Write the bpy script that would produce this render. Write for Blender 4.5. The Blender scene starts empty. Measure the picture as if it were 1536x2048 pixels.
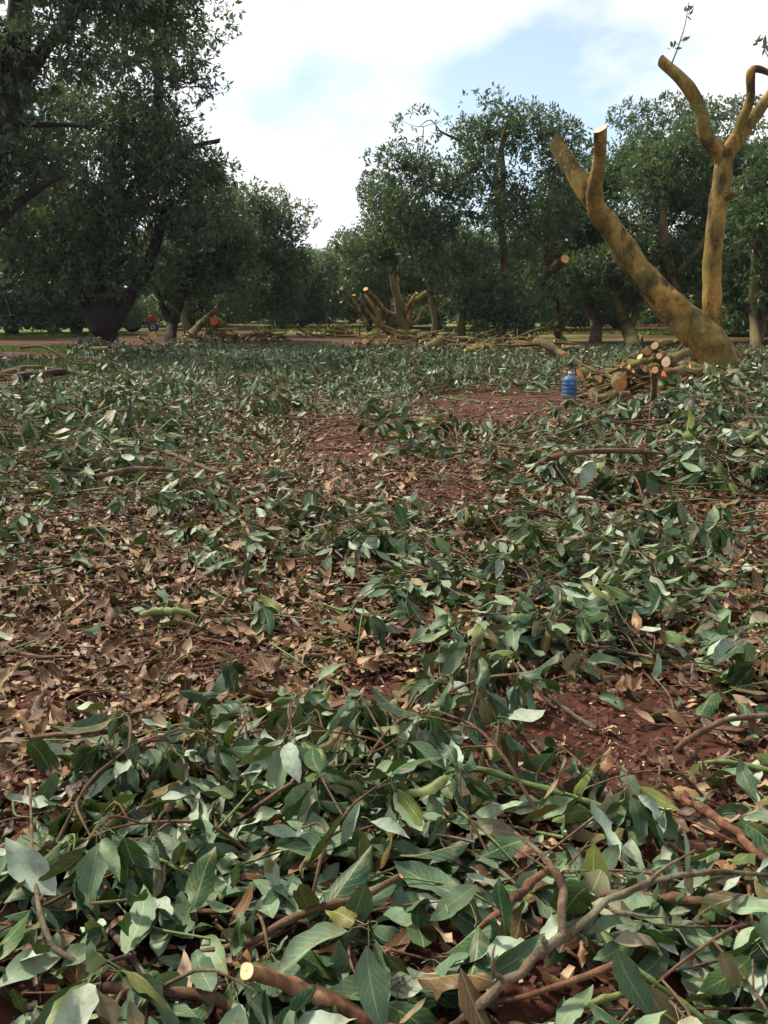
import bpy, math, random
import numpy as np
from mathutils import Vector, Matrix
R = math.radians
scene = bpy.context.scene
COL = scene.collection
PI = math.pi

# ------------------------------------------------------------------ camera
CAM_H, PITCH, FPX = 1.6, R(12.24), 1863.0
cd = bpy.data.cameras.new('camera'); cam = bpy.data.objects.new('camera', cd); COL.objects.link(cam)
cd.sensor_fit = 'VERTICAL'; cd.sensor_height = 24.0; cd.lens = 24.0 * FPX / 2048.0
cd.clip_start = 0.05; cd.clip_end = 3000
cam.location = (0, 0, CAM_H); cam.rotation_euler = (PI / 2 - PITCH, 0, 0)
scene.camera = cam

# ------------------------------------------------------------------ sky, sun, exposure
SKY_I = 15.0
SUN_EL, SUN_ROT = R(50), R(-56)
world = bpy.data.worlds.new('World'); scene.world = world; world.use_nodes = True
nt = world.node_tree; nt.nodes.clear()
def wn(t, **k):
    n = nt.nodes.new(t)
    for a, b in k.items(): setattr(n, a, b)
    return n
wout = wn('ShaderNodeOutputWorld'); bg = wn('ShaderNodeBackground')
sky = wn('ShaderNodeTexSky', sky_type='NISHITA', sun_disc=False, sun_elevation=SUN_EL, sun_rotation=SUN_ROT)
sky.air_density = 1.0; sky.dust_density = 0.6; sky.ozone_density = 1.0
tc = wn('ShaderNodeTexCoord'); mp = wn('ShaderNodeMapping')
mp.inputs['Scale'].default_value = (1.0, 1.0, 1.9); mp.inputs['Location'].default_value = (1.37 * SKY_I, 0.71 * SKY_I, 0.33 * SKY_I)
nz = wn('ShaderNodeTexNoise'); nz.inputs['Scale'].default_value = 2.3; nz.inputs['Detail'].default_value = 7
nz.inputs['Roughness'].default_value = 0.52; nz.inputs['Distortion'].default_value = 0.3
cr = wn('ShaderNodeValToRGB'); cr.color_ramp.elements[0].position = 0.445; cr.color_ramp.elements[1].position = 0.555
cr.color_ramp.elements[0].color = (0.16, 0.16, 0.16, 1); cr.color_ramp.elements[1].color = (1, 1, 1, 1)
mx = wn('ShaderNodeMix', data_type='RGBA'); mx.inputs['B'].default_value = (8.3, 8.3, 8.45, 1)
mul = wn('ShaderNodeMix', data_type='RGBA', blend_type='MULTIPLY'); mul.inputs['Factor'].default_value = 1
mul.inputs['B'].default_value = (1.25, 1.25, 1.25, 1)
L = nt.links.new
L(tc.outputs['Generated'], mp.inputs['Vector']); L(mp.outputs['Vector'], nz.inputs['Vector'])
L(nz.outputs['Fac'], cr.inputs['Fac']); L(cr.outputs['Color'], mx.inputs['Factor'])
L(sky.outputs['Color'], mul.inputs['A']); L(mul.outputs['Result'], mx.inputs['A'])
L(mx.outputs['Result'], bg.inputs['Color']); L(bg.outputs['Background'], wout.inputs['Surface'])
bg.inputs['Strength'].default_value = 0.10
sl = bpy.data.lights.new('sun', 'SUN'); sun = bpy.data.objects.new('sun', sl); COL.objects.link(sun)
sl.energy = 5.0; sl.angle = R(7); sl.color = (1.0, 0.91, 0.77)
sd = Vector((math.sin(SUN_ROT) * math.cos(SUN_EL), math.cos(SUN_ROT) * math.cos(SUN_EL), math.sin(SUN_EL)))
sun.rotation_euler = (-sd).to_track_quat('-Z', 'Y').to_euler()
vs = scene.view_settings
vs.view_transform = 'Standard'; vs.look = 'None'; vs.exposure = 0.62; vs.gamma = 1.0; vs.use_curve_mapping = False
scene.render.engine = 'CYCLES'
scene.cycles.use_denoising = True; scene.cycles.use_adaptive_sampling = True; scene.cycles.adaptive_threshold = 0.025; scene.cycles.use_light_tree = False
scene.cycles.max_bounces = 4; scene.cycles.diffuse_bounces = 2; scene.cycles.glossy_bounces = 1
scene.cycles.transmission_bounces = 4; scene.cycles.transparent_max_bounces = 6

# ------------------------------------------------------------------ pixel -> place helpers (pixels of the 1536 x 2048 photograph)
CP, SP = math.cos(PITCH), math.sin(PITCH)
def ray(px, py):
    cx, cy = (px - 768) / FPX, (1024 - py) / FPX
    return np.array((cx, cy * SP + CP, cy * CP - SP))
def at(px, py, Y):
    d = ray(px, py); return np.array((0, 0, CAM_H)) + d * (Y / d[1])
def gnd(px, py, z=0.0):
    d = ray(px, py); return np.array((0, 0, CAM_H)) + d * ((z - CAM_H) / d[2])
def proj(x, y, z):
    zz = z - CAM_H
    dep = y * CP - zz * SP; up = y * SP + zz * CP
    return 768 + FPX * x / dep, 1024 - FPX * up / dep

# ------------------------------------------------------------------ noise
_rs = np.random.RandomState(5); _tab = _rs.rand(256, 256)
def vnoise(x, y):
    xi, yi = np.floor(x).astype(int), np.floor(y).astype(int)
    fx, fy = x - xi, y - yi
    fx = fx * fx * (3 - 2 * fx); fy = fy * fy * (3 - 2 * fy)
    a = _tab[xi & 255, yi & 255]; b = _tab[(xi + 1) & 255, yi & 255]
    c = _tab[xi & 255, (yi + 1) & 255]; d = _tab[(xi + 1) & 255, (yi + 1) & 255]
    return (a * (1 - fx) + b * fx) * (1 - fy) + (c * (1 - fx) + d * fx) * fy
def fbm(x, y, o=4):
    s, a, t = 0, 1, 0
    for i in range(o):
        s = s + a * vnoise(x * 2 ** i + 17.3 * i, y * 2 ** i + 9.1 * i); t += a; a *= 0.5
    return s / t - 0.5
def gh(x, y):
    x = np.asarray(x, float); y = np.asarray(y, float)
    near = np.exp(-np.maximum(np.hypot(x, y) - 6, 0) / 8)
    return 0.16 * fbm(x * 0.35, y * 0.35, 3) + near * 0.07 * fbm(x * 2.5, y * 2.5, 4) + near * 0.025 * fbm(x * 14, y * 14, 3)

# ------------------------------------------------------------------ mesh helpers
def mesh_np(name, V, F, mats, uv=None, tint=None, midx=None, smooth=True):
    V = np.asarray(V, np.float32).reshape(-1, 3); F = np.asarray(F, np.int32)
    k = F.shape[1]; n = len(F)
    me = bpy.data.meshes.new(name)
    me.vertices.add(len(V)); me.vertices.foreach_set('co', V.ravel())
    me.loops.add(n * k); me.loops.foreach_set('vertex_index', F.ravel())
    me.polygons.add(n); me.polygons.foreach_set('loop_start', np.arange(0, n * k, k, dtype=np.int32))
    if midx is not None: me.polygons.foreach_set('material_index', np.asarray(midx, np.int32))
    me.polygons.foreach_set('use_smooth', np.full(n, smooth))
    if uv is not None:
        ul = me.uv_layers.new(name='UVMap'); ul.data.foreach_set('uv', np.asarray(uv, np.float32)[F.ravel()].ravel())
    if tint is not None:
        a = me.attributes.new('tint', 'FLOAT', 'POINT'); a.data.foreach_set('value', np.asarray(tint, np.float32))
    for m in (mats if isinstance(mats, (list, tuple)) else [mats]): me.materials.append(m)
    me.update(calc_edges=True)
    return me
def link(name, data, parent=None, loc=None):
    o = bpy.data.objects.new(name, data); COL.objects.link(o)
    if parent is not None: o.parent = parent
    if loc is not None: o.location = loc
    return o
def tag(o, label=None, cat=None, group=None, kind=None):
    if label: o['label'] = label
    if cat: o['category'] = cat
    if group: o['group'] = group
    if kind: o['kind'] = kind
    return o
class MB:
    """collects quads (tris repeat the last corner are not used: pass tris separately)"""
    def __init__(s): s.V = []; s.F = []; s.M = []; s.U = []; s.n = 0
    def add(s, V, F, m=0, U=None):
        V = np.asarray(V, float).reshape(-1, 3); F = np.asarray(F, int)
        if F.shape[1] == 4: F = np.concatenate([F[:, [0, 1, 2]], F[:, [0, 2, 3]]])
        s.V.append(V); s.F.append(F + s.n); s.M.append(np.full(len(F), m))
        s.U.append(np.zeros((len(V), 2)) if U is None else U); s.n += len(V)
    def mesh(s, name, mats, smooth=True):
        return mesh_np(name, np.concatenate(s.V), np.concatenate(s.F), mats, uv=np.concatenate(s.U), midx=np.concatenate(s.M), smooth=smooth)

def spline(P, n):
    P = np.asarray(P, float)
    if len(P) == 2: P = np.array([P[0], (P[0] + P[1]) / 2, P[1]])
    Q = np.vstack([2 * P[0] - P[1], P, 2 * P[-1] - P[-2]])
    out = []; seg = len(P) - 1
    for u in np.linspace(0, seg, n):
        i = min(int(u), seg - 1); t = u - i
        a, b, c, d = Q[i], Q[i + 1], Q[i + 2], Q[i + 3]
        out.append(0.5 * (2 * b + (c - a) * t + (2 * a - 5 * b + 4 * c - d) * t * t + (3 * b - a - 3 * c + d) * t ** 3))
    return np.array(out)
def tube(P, rad, n=12, k=8, rough=0.0, rng=None, cap0=False, cap1=False, kink=0.0):
    """tube along spline P; returns side (V,F) and caps [(V,F),...]"""
    C = spline(P, n); r = np.interp(np.linspace(0, 1, n), np.linspace(0, 1, len(rad)), rad)
    if kink:
        kr = rng or np.random; w_ = np.sin(np.linspace(0, PI, n)) ** .5
        for ax in range(3): C[:, ax] += kink * r * w_ * np.interp(np.arange(n), np.arange(0, n + 4, 3), kr.normal(size=len(np.arange(0, n + 4, 3))))
        for q_ in kr.rand(max(1, n // 8)): r = r * (1 + .28 * np.exp(-((np.linspace(0, 1, n) - q_) * n / 1.1) ** 2))
    T = np.gradient(C, axis=0); T /= np.linalg.norm(T, axis=1)[:, None] + 1e-9
    up = np.array((0, 0, 1.0)) if abs(T[0][2]) < 0.9 else np.array((1.0, 0, 0))
    N = np.cross(T[0], up); N /= np.linalg.norm(N)
    V = np.zeros((n, k, 3)); th = np.arange(k) * 2 * PI / k
    rng = rng or np.random
    ph = rng.rand(6) * 6.28
    for i in range(n):
        N = N - T[i] * N.dot(T[i]); N /= np.linalg.norm(N) + 1e-9; B = np.cross(T[i], N)
        rr = np.full(k, r[i])
        if rough:
            rr = rr * (1 + rough * (np.sin(2 * th + ph[0] + i * .35) * .5 + .6 * np.sin(4 * th + ph[3] + i * .8) * np.sin(i * .37 + ph[4]) + np.sin(3 * th + ph[1] - i * .5) * .35 + .45 * np.sin(i * .9 + ph[2]) + .5 * (rng.rand(k) - .5)))
        V[i] = C[i] + rr[:, None] * (np.cos(th)[:, None] * N + np.sin(th)[:, None] * B)
    a = np.arange(k); b = (a + 1) % k; F = []
    for i in range(n - 1):
        F.append(np.stack([i * k + a, i * k + b, (i + 1) * k + b, (i + 1) * k + a], 1))
    caps = []
    for flag, i, sgn in ((cap0, 0, -1), (cap1, n - 1, 1)):
        if flag:
            slant = rng.normal(size=3) * (.32 if kink != .06 else .05); V[i] = V[i] + T[i] * ((V[i] - C[i]) @ slant)[:, None]
            ring = V[i] + T[i] * sgn * 0.002
            inner = C[i] + (ring - C[i]) * 0.45 + T[i] * sgn * r[i] * .03
            cv = np.vstack([ring, inner, C[i] + T[i] * sgn * r[i] * 0.05])
            f1 = np.stack([a, b, k + b], 1); f2 = np.stack([a, k + b, k + a], 1); f3 = np.stack([k + a, k + b, np.full(k, 2 * k)], 1)
            cf = np.concatenate([f1, f2, f3])
            if sgn < 0: cf = cf[:, ::-1]
            uv = np.vstack([np.stack([np.cos(th), np.sin(th)], 1), .45 * np.stack([np.cos(th), np.sin(th)], 1), [[0, 0]]])
            caps.append((cv, cf, uv))
    return V.reshape(-1, 3), np.concatenate(F), caps

# ------------------------------------------------------------------ materials
def mat(name):
    m = bpy.data.materials.new(name); m.use_nodes = True
    t = m.node_tree; b = t.nodes['Principled BSDF']; return m, t, b
def node(t, ty, **k):
    n = t.nodes.new(ty)
    for a, v in k.items(): setattr(n, a, v)
    return n
def ramp(t, stops, interp='LINEAR'):
    r = node(t, 'ShaderNodeValToRGB'); e = r.color_ramp.elements; r.color_ramp.interpolation = interp
    while len(e) < len(stops): e.new(0.5)
    for x, (p, c) in zip(e, stops): x.position = p; x.color = (*c, 1)
    return r
def noise(t, scale, detail=4, rough=0.55, coord='Object', vec=None, dist=0):
    n = node(t, 'ShaderNodeTexNoise'); n.inputs['Scale'].default_value = scale; n.inputs['Detail'].default_value = detail
    n.inputs['Roughness'].default_value = rough; n.inputs['Distortion'].default_value = dist
    if vec is None:
        c = node(t, 'ShaderNodeTexCoord'); vec = c.outputs[coord]
    t.links.new(vec, n.inputs['Vector']); return n
def mix(t, fac, a, b, blend='MIX'):
    m = node(t, 'ShaderNodeMix', data_type='RGBA', blend_type=blend)
    for s, v in (('Factor', fac), ('A', a), ('B', b)):
        if hasattr(v, 'is_linked') or hasattr(v, 'links'): t.links.new(v, m.inputs[s])
        elif isinstance(v, (tuple, list)): m.inputs[s].default_value = (*v, 1)
        else: m.inputs[s].default_value = v
    return m.outputs['Result']
def math_(t, op, a, b=None, clamp=False):
    n = node(t, 'ShaderNodeMath', operation=op, use_clamp=clamp)
    for i, v in enumerate((a, b)):
        if v is None: continue
        if hasattr(v, 'links'): t.links.new(v, n.inputs[i])
        else: n.inputs[i].default_value = v
    return n.outputs[0]

def leaf_mat(name, top, under, rough_top=0.38, rough_under=0.6, transl=0.15, veins=True, spots=0.25):
    """top / under: colour stops picked by the per-leaf tint; two-sided leaf with midrib and side veins"""
    m, t, b = mat(name)
    at_ = node(t, 'ShaderNodeAttribute', attribute_name='tint'); oi = node(t, 'ShaderNodeObjectInfo')
    f = math_(t, 'FRACT', math_(t, 'ADD', at_.outputs['Fac'], oi.outputs['Random']))
    rt = ramp(t, top); ru = ramp(t, under)
    t.links.new(f, rt.inputs['Fac']); t.links.new(f, ru.inputs['Fac'])
    g = node(t, 'ShaderNodeNewGeometry')
    c = mix(t, g.outputs['Backfacing'], rt.outputs['Color'], ru.outputs['Color'])
    if veins:
        uv = node(t, 'ShaderNodeUVMap'); sx = node(t, 'ShaderNodeSeparateXYZ'); t.links.new(uv.outputs['UV'], sx.inputs[0])
        av = math_(t, 'ABSOLUTE', sx.outputs['Y'])
        mid = math_(t, 'LESS_THAN', av, 0.05)
        w = math_(t, 'SUBTRACT', math_(t, 'MULTIPLY', sx.outputs['X'], 9.0), math_(t, 'MULTIPLY', av, 2.6))
        sv = math_(t, 'LESS_THAN', math_(t, 'ABSOLUTE', math_(t, 'SUBTRACT', math_(t, 'FRACT', w), 0.5)), 0.055)
        vv = math_(t, 'MAXIMUM', mid, math_(t, 'MULTIPLY', sv, 0.55))
        vc = mix(t, 0.65, c, (0.40, 0.45, 0.20))
        c = mix(t, math_(t, 'MULTIPLY', vv, 0.5), c, vc)
    if spots:
        n1 = noise(t, 38, 3, 0.6); r1 = ramp(t, [(0.56, (0, 0, 0)), (0.68, (1, 1, 1))]); t.links.new(n1.outputs['Fac'], r1.inputs['Fac'])
        c = mix(t, math_(t, 'MULTIPLY', r1.outputs['Color'], spots), c, (0.16, 0.11, 0.05))
        n2 = noise(t, 16, 4, .65); r2_ = ramp(t, [(.32, (.55, .52, .45)), (.5, (1, 1, 1)), (.7, (1.3, 1.28, 1.2))]); t.links.new(n2.outputs['Fac'], r2_.inputs['Fac']); c = mix(t, .8, c, r2_.outputs['Color'], 'MULTIPLY')
    t.links.new(c, b.inputs['Base Color'])
    rr = node(t, 'ShaderNodeMapRange'); rr.inputs['To Min'].default_value = rough_top; rr.inputs['To Max'].default_value = rough_under
    t.links.new(g.outputs['Backfacing'], rr.inputs['Value']); t.links.new(rr.outputs[0], b.inputs['Roughness'])
    b.inputs['Specular IOR Level'].default_value = 0.24
    if transl:
        tr = node(t, 'ShaderNodeBsdfTranslucent'); ms = node(t, 'ShaderNodeMixShader'); ms.inputs[0].default_value = transl
        t.links.new(mix(t, 0.5, rt.outputs['Color'], (0.16, 0.24, 0.03)), tr.inputs['Color'])
        o = t.nodes['Material Output']
        t.links.new(b.outputs[0], ms.inputs[1]); t.links.new(tr.outputs[0], ms.inputs[2]); t.links.new(ms.outputs[0], o.inputs['Surface'])
    return m
M = {}
M['green'] = leaf_mat('green_leaf',
    [(0.0, (0.010, 0.034, 0.014)), (0.35, (0.016, 0.052, 0.018)), (0.62, (0.036, 0.080, 0.018)), (0.80, (0.10, 0.125, 0.024)), (0.9, (0.10, 0.055, 0.020)), (1.0, (0.016, 0.04, 0.015))],
    [(0.0, (0.040, 0.078, 0.040)), (0.4, (0.080, 0.135, 0.072)), (0.58, (0.15, 0.215, 0.115)), (0.72, (0.26, 0.325, 0.245)), (0.84, (0.29, 0.335, 0.245)), (0.92, (0.19, 0.13, 0.07)), (1.0, (0.06, 0.095, 0.045))], 0.5, 0.6, transl=0.08, spots=.45)
M['brown'] = leaf_mat('dry_leaf',
    [(0.0, (0.026, 0.008, 0.005)), (0.35, (0.064, 0.021, 0.009)), (0.65, (0.125, 0.048, 0.019)), (0.87, (0.27, 0.155, 0.066)), (1.0, (0.052, 0.015, 0.008))],
    [(0.0, (0.050, 0.017, 0.009)), (0.35, (0.098, 0.041, 0.020)), (0.65, (0.175, 0.088, 0.044)), (0.87, (0.40, 0.28, 0.18)), (1.0, (0.07, 0.025, 0.013))], 0.5, 0.7, transl=0.04, spots=.4)
M['sunhaze_pale'] = leaf_mat('sunhaze_pale_leaf',  # sunlit, hazy paleness of the far aisle trees, put into the leaf colour
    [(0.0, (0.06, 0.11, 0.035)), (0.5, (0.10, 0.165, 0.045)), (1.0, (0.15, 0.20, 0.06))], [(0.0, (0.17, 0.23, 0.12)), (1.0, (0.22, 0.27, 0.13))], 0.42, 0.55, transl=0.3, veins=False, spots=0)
M['tree'] = leaf_mat('tree_leaf',
    [(0.0, (0.017, 0.044, 0.025)), (0.5, (0.031, 0.069, 0.032)), (0.85, (0.07, 0.118, 0.033)), (1.0, (0.024, 0.053, 0.027))],
    [(0.0, (0.12, 0.18, 0.13)), (0.6, (0.14, 0.21, 0.13)), (1.0, (0.16, 0.23, 0.13))], 0.40, 0.5, transl=0.28, veins=False, spots=0)

def bark_mat(name, stops, scale=3.0, bump=0.6, rough=0.85, moss=None, moss_amt=0.5, cracks=False):
    m, t, b = mat(name)
    c0 = node(t, 'ShaderNodeTexCoord'); mpn = node(t, 'ShaderNodeMapping'); mpn.inputs['Scale'].default_value = (1, 1, 0.45)
    oi = node(t, 'ShaderNodeObjectInfo')
    add = node(t, 'ShaderNodeVectorMath', operation='ADD'); t.links.new(c0.outputs['Object'], add.inputs[0])
    sc = node(t, 'ShaderNodeVectorMath', operation='SCALE'); sc.inputs['Scale'].default_value = 37.0
    cmb = node(t, 'ShaderNodeCombineXYZ'); t.links.new(oi.outputs['Random'], cmb.inputs[0]); t.links.new(oi.outputs['Random'], cmb.inputs[1])
    t.links.new(cmb.outputs[0], sc.inputs[0]); t.links.new(sc.outputs[0], add.inputs[1]); t.links.new(add.outputs[0], mpn.inputs['Vector'])
    n = noise(t, scale, 7, 0.62, vec=mpn.outputs[0], dist=0.4); r = ramp(t, stops); t.links.new(n.outputs['Fac'], r.inputs['Fac'])
    c = r.outputs['Color']
    if moss:
        n3 = noise(t, scale * 0.55, 5, 0.6, vec=add.outputs[0]); r3 = ramp(t, [(0.5 - 0.12 * moss_amt * 2, (0, 0, 0)), (0.66, (1, 1, 1))])
        t.links.new(n3.outputs['Fac'], r3.inputs['Fac']); c = mix(t, math_(t, 'MULTIPLY', r3.outputs['Color'], 0.9), c, moss)
    n2 = noise(t, scale * 11, 6, 0.7, vec=mpn.outputs[0])
    c = mix(t, 0.55, c, mix(t, n2.outputs['Fac'], (0.05, 0.05, 0.05), (1.9, 1.9, 1.9)), 'MULTIPLY')
    if cracks:
        vo = node(t, 'ShaderNodeTexVoronoi', feature='DISTANCE_TO_EDGE'); vo.inputs['Scale'].default_value = 8.0
        wv = mix(t, .12, mpn.outputs[0], n2.outputs['Color'], 'ADD'); t.links.new(wv, vo.inputs['Vector'])
        rc = ramp(t, [(0.0, (.25, .22, .2)), (.05, (1, 1, 1))]); t.links.new(vo.outputs['Distance'], rc.inputs['Fac']); c = mix(t, .75, c, rc.outputs['Color'], 'MULTIPLY')
        nl = noise(t, 5, 3, .6, vec=add.outputs[0]); rl = ramp(t, [(.62, (0, 0, 0)), (.7, (1, 1, 1))]); t.links.new(nl.outputs['Fac'], rl.inputs['Fac']); c = mix(t, math_(t, 'MULTIPLY', rl.outputs['Color'], .45), c, (.34, .33, .25))
    t.links.new(c, b.inputs['Base Color']); b.inputs['Roughness'].default_value = rough; b.inputs['Specular IOR Level'].default_value = 0.25
    bp = node(t, 'ShaderNodeBump'); bp.inputs['Strength'].default_value = bump; bp.inputs['Distance'].default_value = 0.03
    t.links.new(n2.outputs['Fac'], bp.inputs['Height']); t.links.new(bp.outputs[0], b.inputs['Normal'])
    return m
M['bark_gold'] = bark_mat('ochre_bark', [(0.38, (0.026, 0.015, 0.010)), (0.45, (0.12, 0.058, 0.018)), (0.51, (0.31, 0.165, 0.036)), (0.65, (0.43, 0.28, 0.078))], 2.6, 1.0, moss=(0.12, 0.105, 0.025), moss_amt=0.42, cracks=True)
M['bark'] = bark_mat('brown_bark', [(0.3, (0.035, 0.02, 0.013)), (0.5, (0.10, 0.06, 0.032)), (0.7, (0.18, 0.12, 0.06))], 2.2, 0.6, moss=(0.13, 0.12, 0.035), moss_amt=0.4)
M['bark_dark'] = bark_mat('dark_bark', [(0.3, (0.010, 0.008, 0.007)), (0.5, (0.024, 0.017, 0.013)), (0.7, (0.05, 0.035, 0.024))], 2.2, 0.6)
M['log'] = bark_mat('log_bark', [(0.36, (0.03, 0.016, 0.010)), (0.48, (0.085, 0.048, 0.024)), (0.62, (0.20, 0.12, 0.055))], 5, 0.9, moss=(0.15, 0.135, 0.028), moss_amt=0.5)
M['twig'] = bark_mat('twig_bark', [(0.3, (0.05, 0.025, 0.016)), (0.5, (0.12, 0.065, 0.035)), (0.7, (0.20, 0.135, 0.075))], 14, 0.5)
M['redtwig'] = bark_mat('reddish_bark', [(0.36, (0.055, 0.022, 0.012)), (0.5, (0.13, 0.055, 0.026)), (0.64, (0.23, 0.115, 0.055))], 16, 0.5, 0.6)
M['greytwig'] = bark_mat('grey_bark', [(0.36, (0.045, 0.025, 0.016)), (0.5, (0.12, 0.073, 0.042)), (0.64, (0.23, 0.16, 0.10))], 14, 0.6, moss=(0.20, 0.19, 0.12), moss_amt=0.25)
M['redbough'] = bark_mat('smooth_orange_bark', [(0.36, (0.11, 0.045, 0.022)), (0.5, (0.24, 0.105, 0.048)), (0.64, (0.36, 0.20, 0.10))], 20, 0.4, 0.55)
M['greentwig'] = bark_mat('green_twig', [(0.3, (0.06, 0.09, 0.025)), (0.5, (0.11, 0.15, 0.04)), (0.7, (0.18, 0.19, 0.06))], 12, 0.3, 0.55)

def cut_mat(name, a, bcol, ring=26):
    m, t, b = mat(name)
    uv = node(t, 'ShaderNodeUVMap'); n = noise(t, 3.2, 4, vec=uv.outputs['UV'])
    ln = node(t, 'ShaderNodeVectorMath', operation='LENGTH'); t.links.new(uv.outputs['UV'], ln.inputs[0])
    s = math_(t, 'SINE', math_(t, 'MULTIPLY', math_(t, 'ADD', ln.outputs['Value'], math_(t, 'MULTIPLY', n.outputs['Fac'], 0.3)), ring))
    c = mix(t, math_(t, 'MULTIPLY_ADD', s, 0.12), a, bcol)
    r = ramp(t, [(0.0, (0.55, 0.32, 0.16)), (0.25, (1, 1, 1)), (0.86, (1, 1, 1)), (0.97, (0.45, 0.25, 0.12))]); t.links.new(ln.outputs['Value'], r.inputs['Fac'])
    c = mix(t, n.outputs['Fac'], c, bcol); c = mix(t, 0.8, c, r.outputs['Color'], 'MULTIPLY')
    t.links.new(c, b.inputs['Base Color']); b.inputs['Roughness'].default_value = 0.75
    return m
M['cut'] = cut_mat('fresh_cut_wood', (0.74, 0.45, 0.18), (0.66, 0.33, 0.09))
M['cut_pale'] = cut_mat('pale_cut_wood', (0.72, 0.55, 0.34), (0.68, 0.46, 0.24))
M['cut_dull'] = cut_mat('weathered_cut_wood', (0.40, 0.26, 0.13), (0.30, 0.18, 0.08))
M['cut_orange'] = cut_mat('orange_cut_wood', (0.58, 0.22, 0.06), (0.50, 0.14, 0.03))

def ground_mat():
    m, t, b = mat('red_soil')
    n1 = noise(t, 0.5, 6, 0.6); n2 = noise(t, 9, 8, 0.7); n3 = noise(t, 70, 4, 0.6)
    c = mix(t, n1.outputs['Fac'], (0.042, 0.014, 0.009), (0.105, 0.041, 0.023))
    r2 = ramp(t, [(0.3, (0.35, 0.35, 0.35)), (0.7, (1.35, 1.3, 1.25))]); t.links.new(n2.outputs['Fac'], r2.inputs['Fac'])
    c = mix(t, 0.85, c, r2.outputs['Color'], 'MULTIPLY')
    r3 = ramp(t, [(0.66, (0, 0, 0)), (0.72, (1, 1, 1))]); t.links.new(n3.outputs['Fac'], r3.inputs['Fac'])
    c = mix(t, math_(t, 'MULTIPLY', r3.outputs['Color'], 0.6), c, (0.30, 0.20, 0.11))
    # grass growing between the rows, far from the camera
    tc_ = node(t, 'ShaderNodeTexCoord'); sx = node(t, 'ShaderNodeSeparateXYZ'); t.links.new(tc_.outputs['Object'], sx.inputs[0])
    mp_ = node(t, 'ShaderNodeMapping'); mp_.inputs['Scale'].default_value = (0.05, 0.16, 1); t.links.new(tc_.outputs['Object'], mp_.inputs['Vector'])
    ng = noise(t, 1.0, 5, 0.6, vec=mp_.outputs[0])
    far = node(t, 'ShaderNodeMapRange'); far.inputs['From Min'].default_value = 44; far.inputs['From Max'].default_value = 62
    t.links.new(sx.outputs['Y'], far.inputs['Value'])
    rg = ramp(t, [(0.48, (0, 0, 0)), (0.56, (1, 1, 1))]); t.links.new(ng.outputs['Fac'], rg.inputs['Fac'])
    ngf = noise(t, 6, 5); gcol = mix(t, ngf.outputs['Fac'], (0.06, 0.10, 0.015), (0.16, 0.24, 0.04))
    c = mix(t, math_(t, 'MULTIPLY', rg.outputs['Color'], far.outputs[0]), c, gcol)
    t.links.new(c, b.inputs['Base Color']); b.inputs['Roughness'].default_value = 0.95; b.inputs['Specular IOR Level'].default_value = 0.15
    bp = node(t, 'ShaderNodeBump'); bp.inputs['Strength'].default_value = 0.9; bp.inputs['Distance'].default_value = 0.03
    t.links.new(n2.outputs['Fac'], bp.inputs['Height']); t.links.new(bp.outputs[0], b.inputs['Normal'])
    return m
M['soil'] = ground_mat()
def plain(name, col, rough=0.6, metal=0.0, var=0.15):
    m, t, b = mat(name); n = noise(t, 9, 4)
    c = mix(t, n.outputs['Fac'], tuple(x * (1 - var) for x in col), tuple(min(1, x * (1 + var)) for x in col))
    t.links.new(c, b.inputs['Base Color']); b.inputs['Roughness'].default_value = rough; b.inputs['Metallic'].default_value = metal
    return m

# ------------------------------------------------------------------ ground: one sheet to the horizon
def ground():
    xs = np.concatenate([-np.geomspace(600, 4.5, 60)[:-1], np.linspace(-4.5, 4.5, 270), np.geomspace(4.5, 600, 60)[1:]])
    ys = np.concatenate([-np.geomspace(300, 1, 12)[:-1], np.linspace(-1, 1.2, 8)[:-1], np.linspace(1.2, 7.5, 200)[:-1], np.geomspace(7.5, 600, 190)])
    X, Y = np.meshgrid(xs, ys); Z = gh(X, Y)
    nx, ny = len(xs), len(ys); i = np.arange(nx * ny).reshape(ny, nx)
    F = np.stack([i[:-1, :-1], i[:-1, 1:], i[1:, 1:], i[1:, :-1]], -1).reshape(-1, 4)
    o = link('ground', mesh_np('ground', np.stack([X, Y, Z], -1), F, M['soil'])); tag(o, kind='structure', label='red brown orchard soil with patches of grass')
ground()

# ------------------------------------------------------------------ leaves
def leaf_template(nu, nv):
    """t along, s across; returns t,s arrays and triangle faces. nv=0 -> single rhombus"""
    if nu == 0:
        t = np.array([0, .45, .45, 1.0]); s = np.array([0, -1., 1., 0]); F = np.array([[0, 1, 3], [0, 3, 2]])
        return t, s, F
    ts = np.linspace(0, 1, nu + 1); t = []; s = []; idx = {}
    for i, a in enumerate(ts):
        cols = [0] if i in (0, nu) else np.linspace(-1, 1, nv + 1)
        for j, b in enumerate(cols): idx[i, j] = len(t); t.append(a); s.append(b)
    F = []
    for i in range(nu):
        for j in range(nv):
            if i == 0: F.append((idx[0, 0], idx[1, j], idx[1, j + 1]))
            elif i == nu - 1: F.append((idx[i, j], idx[nu, 0], idx[i, j + 1]))
            else: F += [(idx[i, j], idx[i + 1, j], idx[i + 1, j + 1]), (idx[i, j], idx[i + 1, j + 1], idx[i, j + 1])]
    F = np.array(F)
    return np.array(t), np.array(s), F[:, [0, 2, 1]]
def wprof(t):
    return np.sin(PI * np.clip(t, 0, 1) ** 0.9) ** 0.85 * (1 - 0.25 * t ** 3) + 0.02
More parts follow.
